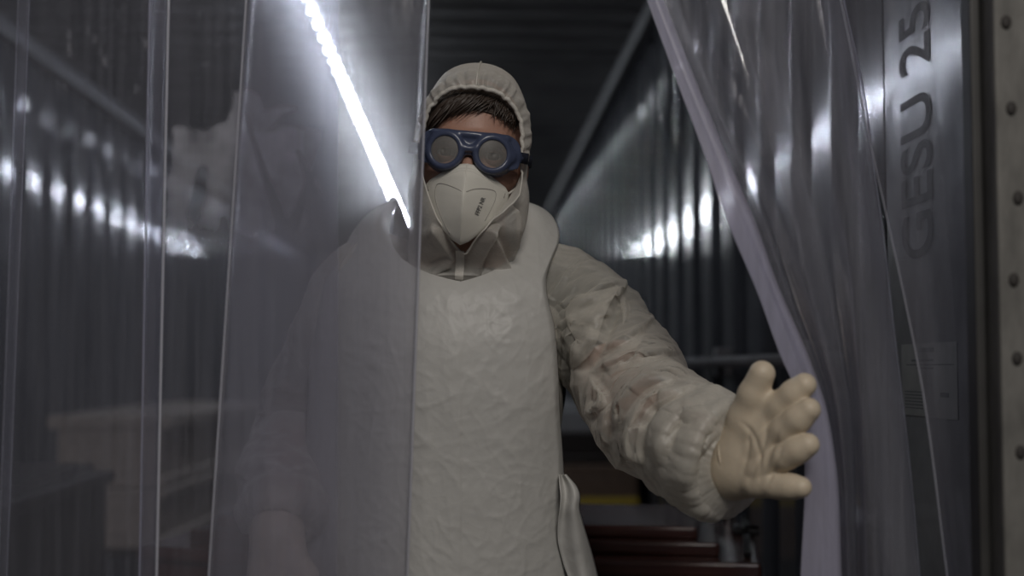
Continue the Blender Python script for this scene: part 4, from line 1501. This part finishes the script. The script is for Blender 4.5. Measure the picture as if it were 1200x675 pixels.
# world-space shoulder line under the collar
v = np.linspace(0, 1, nv)[:, None]
n = grid_normals(B, True)
ctr = H((0, 0, 0))
sgn = np.sign(((B - ctr) * n).sum(-1).mean())
n = n * sgn
uang = (np.arange(nu) / nu)[None]
gather = ridged(np.stack(np.broadcast_arrays(np.cos(uang * 2 * math.pi) * 7.5, np.sin(uang * 2 * math.pi) * 7.5, v * 1.6), -1), 3)
topw = np.clip((Hinv(B)[..., 2] + 0.03) / 0.04, 0, 1)
P = B + n * (0.0060 * gather * np.exp(-((v - 0.10) / 0.13) ** 2) * topw)[..., None]
soft = perlin(B * 14) * 0.010 + perlin(B * 30 + 4) * 0.002
low = 1 - topw
P = P + n * (soft * (0.35 * topw + 1.1 * low) * np.clip(v * 6, 0, 1))[..., None]
P = upsample(P, True)
FOLDS_H = [
    ([(608, 200), (585, 240), (556, 272), (537, 296)], 0.011, 0.004, 0.020),
    ([(598, 238), (603, 262), (600, 300)], 0.009, 0.004, 0.016),
    ([(585, 262), (566, 292), (560, 330)], 0.011, 0.004, 0.018),
    ([(576, 270), (590, 300), (596, 318)], 0.008, 0.003, 0.014),
    ([(505, 262), (522, 286), (533, 300)], 0.009, 0.004, 0.016),
    ([(500, 322), (518, 306), (533, 298)], 0.009, 0.004, 0.016),
    ([(612, 190), (603, 222), (592, 246)], 0.004, 0.003, 0.014),
]
P = press_folds(P, grid_normals(P, True), FOLDS_H)
# below the neckline the collar lies under the apron
hx_, hy_ = to_px(P)
lay = apron_Y(hx_, np.clip(hy_, 230, 900)) + 0.006 + 0.022 * np.clip((hy_ - 322) / 14, 0, 1)
front_ = (P[..., 1] < 1.99) & (hy_ > 270)
P[..., 1] = np.where(front_, np.maximum(P[..., 1], P[..., 1] + np.clip((hy_ - 270) / 55, 0, 1) ** 1.5 * np.maximum(0, lay - P[..., 1])), P[..., 1])
hood = mesh_obj('hood', P.reshape(-1, 3), grid_faces(P.shape[0], P.shape[1], True), M_coverh, coverall)
# elastic hem round the face opening, from cheek over the crown to the other cheek
loop = P[0]
nn = len(loop)
hem = np.roll(loop, -0, axis=0)
hr_ = 0.0012 + 0.0019 * np.clip((Hinv(hem)[:, 2] + 0.01) / 0.03, 0, 1)
V, F = tube_geo(np.vstack([hem, hem[:1]]), np.append(hr_, hr_[:1]), 8, False)
mesh_obj('elastic_hem', V, F, M_hem, hood)
# pale seam over the middle of the crown and the closed zip flap below the chin
jt = int(round(6 / 12 * nn))
seam = P[2:70, jt] + (P[2:70, jt] - H((0, -0.02, 0.02))) / np.linalg.norm(P[2:70, jt] - H((0, -0.02, 0.02)), axis=1, keepdims=True) * 0.0015
V, F = tube_geo(seam[::2], 0.0013, 6); mesh_obj('crown_seam', V, F, M_hem, hood)
zf = P[::3, 0] + HM[:, 1] * 0.003
g = np.stack([zf - HM[:, 0] * 0.006, zf + HM[:, 1] * 0.002, zf + HM[:, 0] * 0.006], 1)
mesh_obj('zip_flap', g.reshape(-1, 3), grid_faces(len(zf), 3), M_hem, hood)

# ---- respirator
def mask_edge(v):
    """half-width and height of the outline, v = 0 nose, 1 chin"""
    return smooth_interp(v, [0, .12, .26, .40, .52, .66, .80, .92, 1.0], [0.0, .019, .036, .050, .0575, .0545, .043, .021, 0.0])


def mask_pt(x, z):
    """forward position of the felt at (x, z): a keel down the middle, falling to the cheeks"""
    ridge = smooth_interp(z, [-.135, -.110, -.085, -.060, -.038, -.015], [.100, .122, .137, .1395, .132, .1175])
    xe = smooth_interp(z, [-.135, -.115, -.095, -.070, -.050, -.040, -.015], [.034, .046, .055, .060, .060, .058, .052])
    fe = smooth_interp(z, [-.135, -.11, -.07, -.04, -.015], [.086, .078, .064, .066, .080])
    s = np.clip(np.abs(x) / xe, 0, 1.15)
    return ridge - (ridge - fe) * (0.70 * s + 0.30 * s ** 2.2)


TOPX = [0, .008, .018, .030, .042, .052, .058]
TOPZ = [-.0165, -.0172, -.0205, -.0275, -.0350, -.0415, -.0500]
BOTX = [0, .010, .024, .038, .048, .054, .058]
BOTZ = [-.1250, -.1200, -.1080, -.0930, -.0790, -.0650, -.0535]
nu, nv = 61, 50
xs = np.linspace(-0.0578, 0.0578, nu)
zt_ = np.interp(np.abs(xs), TOPX, TOPZ); zb_ = np.interp(np.abs(xs), BOTX, BOTZ)
g = []
for t in np.linspace(0, 1, nv):
    z = zt_ + (zb_ - zt_) * t
    f = mask_pt(xs, z)
    ed = np.minimum(t, 1 - t)
    f = f - 0.002 * (1 - np.clip(ed / 0.05, 0, 1)) + 0.0009 * perlin(np.stack([xs * 60, z * 60, 0 * xs], -1))
    # the welded margin lies a little lower than the panels
    f = f - 0.0010 * np.clip((0.14 - t) / 0.03, 0, 1)
    g.append(np.stack([xs, f, z], -1))
g = np.array(g)
mask = mesh_obj('respirator_mask', H(g).reshape(-1, 3), grid_faces(nv, nu), M_mask, person)
md = mask.modifiers.new('thickness', 'SOLIDIFY'); md.thickness = 0.0015; md.offset = 0


def on_mask(pts, lift=0.0006):
    pts = np.asarray(pts, float)
    return H(np.stack([pts[:, 0], mask_pt(pts[:, 0], pts[:, 1]) + lift, pts[:, 1]], 1))


def densify(pts, n): return cr_spline(np.asarray(pts, float), n)


for nm, pts in (('panel_groove', [(0.003, -.0545), (0.012, -.0500), (0.024, -.0475), (0.036, -.0478), (0.0405, -.0510), (0.0405, -.060), (0.037, -.072), (0.030, -.090)]),
                ('panel_groove', [(-0.003, -.0545), (-0.014, -.0500), (-0.026, -.0465), (-0.036, -.0455), (-0.0405, -.0490), (-0.0410, -.060), (-0.037, -.074), (-0.026, -.095), (-0.015, -.112)]),
                ):
    V, F = tube_geo(on_mask(densify(pts, 36), 0.0008), 0.0008, 6); mesh_obj(nm, V, F, M_maskline, mask)
V, F = tube_geo(on_mask(np.stack([np.zeros(30), np.linspace(-.0175, -.1235, 30)], 1), 0.0), 0.0011, 6); mesh_obj('centre_weld', V, F, M_mask, mask)
dots = MB()
for off in (0.006, 0.0095):
    x = np.arange(-0.046, 0.0461, 0.0023)
    z = np.interp(np.abs(x), TOPX, TOPZ) - off
    for p in on_mask(np.stack([x, z], 1), -0.0004):
        ringp = [p + 0.00055 * (math.cos(a) * HM[:, 0] + math.sin(a) * HM[:, 2]) + 0.0005 * HM[:, 1] for a in np.linspace(0, 2 * math.pi, 7)[:-1]]
        dots.add(ringp + [p + 0.0008 * HM[:, 1]], [(i, (i + 1) % 6, 6) for i in range(6)])
dots.build('weld_dots', M_maskline, mask)
# printed marking, running up the cheek side
for txt, cx, cz, sz in (('FFP2 NR', 0.0225, -0.071, 0.0078),):
    V, F = text_geo(txt, sz)
    V = V[:, :2] - (V[:, :2].max(0) + V[:, :2].min(0)) / 2
    a = R(74)
    q = np.stack([cx + V[:, 0] * math.cos(a) * 0.9 - V[:, 1] * math.sin(a), cz + V[:, 0] * math.sin(a) * 0.9 + V[:, 1] * math.cos(a)], 1)
    mesh_obj('printed_marking', on_mask(q, 0.0022), F, M_maskink, mask, smooth=False)
for s in (-1, 1):
    q = on_mask(np.array([[s * 0.0525, -0.0495], [s * 0.0515, -0.056]]), 0.0012)
    V, F = tube_geo(q, 0.0011, 6); mesh_obj('staple', V, F, M_maskline, mask)
    pts = np.array([(s * 0.0545, mask_pt(np.array(s * 0.055), np.array(-.052)) - 0.001, -.052), (s * 0.066, 0.045, -.040), (s * 0.073, 0.005, -.030), (s * 0.07, -0.05, -.03)])
    V, F = tube_geo(H(cr_spline(pts, 20)), 0.0016, 6); mesh_obj('head_band', V, F, M_mask, mask)

# ---- goggles
GF = 0.116


def gog_sdf(q):
    """head coordinates"""
    x, f, u = q[..., 0], q[..., 1], q[..., 2]
    fw = f + 4.2 * x * x - GF           # wrapped round the face
    ax = np.abs(x)
    rad = np.hypot(ax - 0.0325, u)
    ring_ = np.sqrt((rad - 0.0222) ** 2 + fw ** 2) - 0.0044
    cup = np.maximum(np.abs(rad - (0.0245 + np.clip(-fw, 0, 0.03) * 0.16)) - 0.0020, np.maximum(fw, -fw - 0.026))
    # face plate: stadium with a straight top edge and pinched nose
    w2 = np.stack([ax - 0.030, fw + 0.006, u - 0.0035], -1)
    plate = sd_box(w2, (0, 0, 0), (0.0395, 0.0028, 0.0225), 0.002)
    plate = smax(plate, -(np.hypot(ax, u + 0.016) - 0.0115), 0.004)
    low = -(u + 0.026 - 0.010 * np.clip((ax - 0.045) / 0.02, 0, 1) )
    plate = np.maximum(plate, low)
    corner = np.hypot(np.maximum(ax - 0.048, 0), np.maximum(np.abs(u + 0.000) - 0.006, 0)) - 0.0215
    plate = np.maximum(plate, corner)
    brow = sd_capsule(np.stack([ax, fw, u], -1), (0.0, -0.004, 0.0235), (0.050, -0.004, 0.0235), 0.0042, 0.0042)
    bridge = sd_capsule(np.stack([ax, fw, u], -1), (0.0, 0.000, 0.004), (0.010, -0.001, 0.006), 0.0042, 0.0045)
    d = smin(ring_, cup, 0.003)
    d = smin(d, plate, 0.003)
    d = smin(d, brow, 0.004)
    d = smin(d, bridge, 0.004)
    side = sd_capsule(np.stack([ax, fw, u], -1), (0.058, -0.008, 0.0), (0.066, -0.012, 0.0), 0.011, 0.008)
    d = smin(d, side, 0.004)
    hole = rad - 0.0186
    d = np.maximum(d, -hole)
    return d


V, F = surface_nets(gog_sdf, (-0.085, 0.05, -0.04), (0.085, 0.13, 0.04), 0.0016)
gog = mesh_obj('goggles', H(V), F, M_gog, person)
for s in (-1, 1):
    V, F = [], []
    for k, rr_ in enumerate((0.0, 0.006, 0.012, 0.0175, 0.0195)):
        for a in np.linspace(0, 2 * math.pi, 33)[:-1]:
            x = s * 0.0325 + rr_ * math.cos(a); u = rr_ * math.sin(a)
            V.append((x, GF - 4.2 * x * x + 0.0004 + 0.0022 * (1 - (rr_ / 0.0195) ** 2), u))
    lens = mesh_obj('lens', H(np.array(V)), grid_faces(5, 32, True), M_lens, gog)
    sm = lens.modifiers.new('thickness', 'SOLIDIFY'); sm.thickness = 0.0012
# strap over the hood
tb = np.linspace(0, math.pi * 2, 90)
pts = []
for a in tb:
    x = 0.083 * math.sin(a); f = -0.018 - 0.108 * math.cos(a)
    if f > 0.055: continue
    pts.append((a, x, f))
pts = sorted(pts)
ctr_ = [(0.070, 0.088, 0.0), (0.080, 0.060, 0.001)] + [(x, f, 0.002) for a, x, f in pts if x > 0][::-1] + [(x, f, 0.002) for a, x, f in pts if x <= 0][::-1] + [(-0.080, 0.060, 0.001), (-0.070, 0.088, 0.0)]
c = cr_spline(np.array(ctr_), 120)
tn = np.gradient(c, axis=0); tn /= np.linalg.norm(tn, axis=1, keepdims=True)
outw = np.cross(tn, [0, 0, 1.0]); outw /= np.linalg.norm(outw, axis=1, keepdims=True)
if (outw * c).sum(1).mean() < 0: outw = -outw
prof = [(-0.0075, 0), (-0.0075, 0.0016), (0.0075, 0.0016), (0.0075, 0)]
g = np.stack([c + outw * o_ + np.array([0, 0, h_]) for h_, o_ in prof], 1)
mesh_obj('strap', H(g).reshape(-1, 3), grid_faces(120, 4, True), M_strap, gog)


# ---- gloves
CREASES = [
    [(866, 492), (882, 508), (891, 534), (890, 568)],
    [(899, 490), (896, 520), (884, 552), (874, 568)],
    [(914, 502), (905, 528), (890, 566)],
    [(918, 522), (909, 545), (897, 574)],
    [(878, 498), (877, 530), (869, 558)],
]


def glove(fn_pts, name, label=None, creases=()):
    wr, knk, fingers, thumb, pal_r = fn_pts
    def sdf(P):
        pal = None
        for k, (b, rad) in enumerate(knk):
            d = sd_capsule(P, wr + (b - knk[1][0]) * 0.42, b, pal_r * 1.06, rad)
            pal = d if pal is None else smin(pal, d, 0.016)
        pal = smin(pal, sd_capsule(P, wr + (wr - knk[1][0]) * 0.45, wr, 0.031, 0.031), 0.02)
        tips = None
        for ch_ in fingers:
            d = None
            for (a, ra), (b, rb) in zip(ch_[:-1], ch_[1:]):
                e = sd_capsule(P, a, b, ra, rb)
                d = e if d is None else smin(d, e, 0.010)
            tips = d if tips is None else smin(tips, d, 0.0018)
        d = smin(pal, tips, 0.009)
        th = None
        for (a, ra), (b, rb) in zip(thumb[:-1], thumb[1:]):
            e = sd_capsule(P, a, b, ra, rb)
            th = e if th is None else smin(th, e, 0.006)
        d = smin(d, th, 0.012)
        return d
    allp = [wr + (wr - knk[1][0]) * 0.5] + [k[0] for k in knk] + [p for c_ in fingers for p, _ in c_] + [p for p, _ in thumb]
    lo, hi = box_of(allp, 0.05)
    V, F = surface_nets(sdf, lo, hi, 0.0018)
    if creases:       # stretched latex: fine valleys between the tendons of the palm
        e = 0.001
        g = np.stack([sdf(V + e * np.eye(3)[k]) - sdf(V - e * np.eye(3)[k]) for k in range(3)], 1)
        g /= np.linalg.norm(g, axis=1, keepdims=True) + 1e-9
        x, y = to_px(V)
        fr = np.clip(-g[:, 1] * 2, 0, 1)
        dep = np.zeros(len(V))
        for ln in creases:
            c = cr_spline(np.array(ln, float), 20)
            best = np.full(len(V), 1e9); tb_ = np.zeros(len(V))
            for k in range(19):
                d, t = seg_dist(x, y, c[k], c[k + 1])
                m2 = d < best; best[m2] = d[m2]; tb_[m2] = ((k + t) / 19)[m2]
            env = np.clip(np.minimum(tb_, 1 - tb_) * 4, 0, 1)
            dep += env * (np.exp(-(best / 2.2) ** 2) - 0.40 * np.exp(-((best - 5) / 3.0) ** 2))
        V = V - g * (0.0010 * dep * fr)[:, None]
    o = mesh_obj(name, V, F, M_glove, person)
    return o


wr = W1(866, 541, 1.652)
kn_px = [((896, 499), 1.612, .0190), ((903, 520), 1.606, .0192), ((903, 543), 1.607, .0190), ((896, 563), 1.613, .0178)]
knk = [(W1(p[0], p[1], Y), r) for p, Y, r in kn_px]
fing_px = [
    [((886, 504), 1.615, .0158), ((915, 476), 1.590, .0152), ((930, 462), 1.577, .0148), ((943, 451), 1.568, .0138)],
    [((892, 526), 1.610, .0158), ((921, 503), 1.580, .0152), ((935, 491), 1.566, .0146), ((948, 480), 1.557, .0136)],
    [((892, 549), 1.610, .0155), ((921, 534), 1.580, .0148), ((935, 527), 1.567, .0142), ((947, 521), 1.559, .0132)],
    [((887, 568), 1.615, .0148), ((912, 569), 1.592, .0138), ((926, 570), 1.580, .0131), ((939, 571), 1.570, .0121)],
]
fingers = [[(W1(p[0], p[1], Y), r) for p, Y, r in c_] for c_ in fing_px]
thumb = [(W1(864, 522, 1.640), .024), (W1(872, 490, 1.622), .0195), (W1(882, 462, 1.606), .0168), (W1(893, 438, 1.594), .0155)]
gR = glove((wr, knk, fingers, thumb, 0.025), 'glove', creases=CREASES)

# the other hand hangs, fingers slightly curled
wl = W1(327, 628, 1.915)
def Lp(dx, dz, dy): return wl + np.array([dx, dy, dz])
knkL = [(Lp(0.026, -0.088, -0.035), .0165), (Lp(0.006, -0.094, -0.030), .0165), (Lp(-0.014, -0.092, -0.022), .016), (Lp(-0.031, -0.085, -0.012), .015)]
fL = []
for k, (b, r_) in enumerate(knkL):
    ln = (0.040, 0.044, 0.041, 0.033)[k]
    sp = (0.004, 0.0, -0.003, -0.006)[k]
    p1 = b + np.array([sp, -0.004 + 0.004 * k, -ln]); p2 = p1 + np.array([sp * 0.6, 0.014, -ln * 0.62]); p3 = p2 + np.array([0, 0.016, -ln * 0.40])
    fL.append([(b, r_ * 0.97), (p1, r_ * 0.90), (p2, r_ * 0.86), (p3, r_ * 0.78)])
thL = [(Lp(0.018, -0.022, -0.012), .020), (Lp(0.040, -0.050, -0.030), .0175), (Lp(0.048, -0.082, -0.040), .0155), (Lp(0.046, -0.108, -0.040), .0145)]
gL = glove((wl, knkL, fL, thL, 0.021), 'glove')
# rolled rims of the gloves, showing at the sleeve ends
for w_, d_, o_ in ((J['wrR'], W1(905, 528, 1.60) - J['wrR'], gR), (J['wrL'], np.array([0, -0.03, -0.08]), gL)):
    d_ = d_ / np.linalg.norm(d_)
    a_ = np.cross(d_, [0, 0, 1.0]); a_ /= np.linalg.norm(a_) ; b_ = np.cross(d_, a_)
    cpt = w_ + d_ * 0.010
    lp = [cpt + 0.0345 * (math.cos(t) * a_ + math.sin(t) * b_) for t in np.linspace(0, 2 * math.pi, 40)]
    V, F = tube_geo(np.array(lp), 0.0020, 8, False); mesh_obj('rolled_rim', V, F, M_glove, o_)

# ---- apron
inner_R = [(236, 606), (255, 607), (272, 607), (290, 604), (303, 597), (313, 586), (321, 570), (327, 552), (330, 540)]
outer_R = [(236, 611), (239, 624), (244, 636), (251, 646), (259, 652), (270, 656), (285, 655), (300, 649), (325, 641), (345, 642), (380, 650), (430, 655), (480, 657), (540, 661), (600, 664), (675, 668), (800, 672), (905, 674)]
inner_L = [(236, 466), (255, 458), (272, 456), (290, 461), (303, 471), (313, 485), (321, 504), (327, 525), (330, 540)]
outer_L = [(236, 461), (239, 450), (244, 440), (252, 429), (270, 413), (290, 402), (310, 388), (330, 378), (350, 371), (400, 363), (480, 358), (560, 355), (675, 350), (800, 346), (905, 344)]


def apron_half(inner, outer, flip):
    rows = np.concatenate([np.linspace(236, 300, 24)[:-1], np.linspace(300, 330, 30)[:-1], np.linspace(330, 905, 270)])
    ncol = 96
    G = []
    for y in rows:
        xi = np.interp(y, *zip(*inner)) if y < 330 else 540.0
        xo = smooth_interp(np.array(y), *[list(t) for t in zip(*outer)])
        t = np.linspace(0, 1, ncol)
        x = xi + (xo - xi) * t
        Yd = apron_Y(x, np.full(ncol, y))
        # over the shoulder the strap runs back
        G.append(W(x, np.full(ncol, y), Yd))
    return np.array(G), rows


GR, rows = apron_half(inner_R, outer_R, False)
GL, _ = apron_half(inner_L, outer_L, True)


def apron_relief(G):
    q = G.copy(); 
    x, y, z = G[..., 0], G[..., 1], G[..., 2]
    cr1 = ridged(np.stack([x * 5 + 3, y * 2, z * 4], -1), 2) * 0.0010
    cr2 = 0
    for kk in range(10):        # straight crumple lines in changing directions
        an = kk * 2.399 + 0.4
        a1 = x * math.cos(an) + z * math.sin(an); a2 = -x * math.sin(an) + z * math.cos(an)
        nn_ = perlin(np.stack([a1 * 34 + 7 * kk, a2 * 17.0, 0 * x + 3.3 * kk], -1))
        ms = np.clip(perlin(np.stack([x * 6 + 11 * kk, 0 * x, z * 6], -1)) * 3 + 0.35, 0, 1)
        cr2 = cr2 + 0.00065 * ms * np.clip(1 - 7 * np.abs(nn_), 0, 1) ** 1.3
    nl = np.clip((W1(540, 335, 1.87)[2] - z) / 0.10, 0.15, 1)
    br = nl * perlin(np.stack([x * 4.5, y, z * 2.2], -1)) * 0.012 + perlin(np.stack([x * 14, y * 1, z * 2.0 + 9], -1)) * 0.005
    # long hanging folds towards the sides
    side = np.clip((np.abs(x - x.mean()) - 0.06) / 0.08, 0, 1)
    fold = np.sin(x * 75 + 2.0 * perlin(np.stack([x * 3, y * 0, z * 2], -1)) * 2) * 0.0035 * side * np.clip((1.42 - z) / 0.2, 0, 1)
    q[..., 1] += -(cr1 + cr2) + br + fold
    return q


# the strap on the right lifts in a fold at the shoulder; its outer margin turns under
AR = apron_relief(GR); AL = apron_relief(GL)
t = np.linspace(0, 1, AR.shape[1])[None]
yr = rows[:, None]
bulge = 0.018 * np.sin(math.pi * np.clip(t, 0, 1)) * np.clip((300 - yr) / 50, 0, 1)
AR[..., 1] -= bulge; AL[..., 1] -= bulge
turn = 0.020 * np.clip((t - 0.93) / 0.07, 0, 1) ** 2
AR[..., 1] += turn; AL[..., 1] += turn
# share the middle column
mid = rows >= 330
AL[mid, 0] = AR[mid, 0] = 0.5 * (AL[mid, 0] + AR[mid, 0])
V = np.vstack([AR.reshape(-1, 3), AL.reshape(-1, 3)])
nr, ncol = AR.shape[:2]
F = grid_faces(nr, ncol) + [f[::-1] for f in grid_faces(nr, ncol, off=nr * ncol)]
bm = bmesh.new()
bv = [bm.verts.new(p) for p in V]
for f in F: bm.faces.new([bv[i] for i in f])
bmesh.ops.remove_doubles(bm, verts=bm.verts[:], dist=1e-6)
# neck loop: both straps carry on behind the neck
bm.verts.index_update()
me = bpy.data.meshes.new('apron'); bm.to_mesh(me); bm.free()
me.materials.append(M_apron)
me.polygons.foreach_set('use_smooth', np.ones(len(me.polygons), dtype=bool))
apron = link(bpy.data.objects.new('apron', me), person)
md = apron.modifiers.new('thickness', 'SOLIDIFY'); md.thickness = 0.0009; md.offset = 0
# the strap behind the neck
a0, a1 = AR[0, 0], AR[0, -1]
b0, b1 = AL[0, 0], AL[0, -1]
back_in = np.array([H((0.06, -0.09, -0.155)), H((0, -0.125, -0.165)), H((-0.06, -0.09, -0.155))])
back_out = np.array([H((0.10, -0.115, -0.20)), H((0, -0.150, -0.215)), H((-0.10, -0.115, -0.20))])
ci = cr_spline(np.vstack([[AR[1, 0]], [a0], back_in, [b0], [AL[1, 0]]]), 50)
co = cr_spline(np.vstack([[AR[1, -1]], [a1], back_out, [b1], [AL[1, -1]]]), 50)
g = np.stack([ci + (co - ci) * k for k in np.linspace(0, 1, 8)], 1)
mesh_obj('neck_strap', g.reshape(-1, 3), grid_faces(50, 8), M_apron, apron)

# the loose corner of the apron's side tie that flares out at hip height on the right
tie_px = [  # rows: (left x, right x) down the flap
    (556, 655, 664, 1.905), (570, 656, 676, 1.895), (582, 657, 680, 1.890), (596, 656, 679, 1.892), (612, 654, 683, 1.90), (635, 654, 690, 1.91), (660, 660, 697, 1.92), (690, 668, 703, 1.925), (760, 668, 706, 1.93), (860, 668, 708, 1.94)]
g = []
for r_ in cr_spline(np.array(tie_px, float), 70):
    py, xa, xb, Y = r_
    x = np.linspace(xa, xb, 16); tt_ = np.linspace(0, 1, 16)
    Yd = Y + 0.016 * np.sin(tt_ * 5.0 + py * 0.012) + 0.03 * tt_ - 0.004
    g.append(W(x, np.full(16, py), Yd))
g = np.array(g)
fl = mesh_obj('side_flap', g.reshape(-1, 3), grid_faces(70, 16), M_apron, apron)
md = fl.modifiers.new('thickness', 'SOLIDIFY'); md.thickness = 0.0009; md.offset = 0
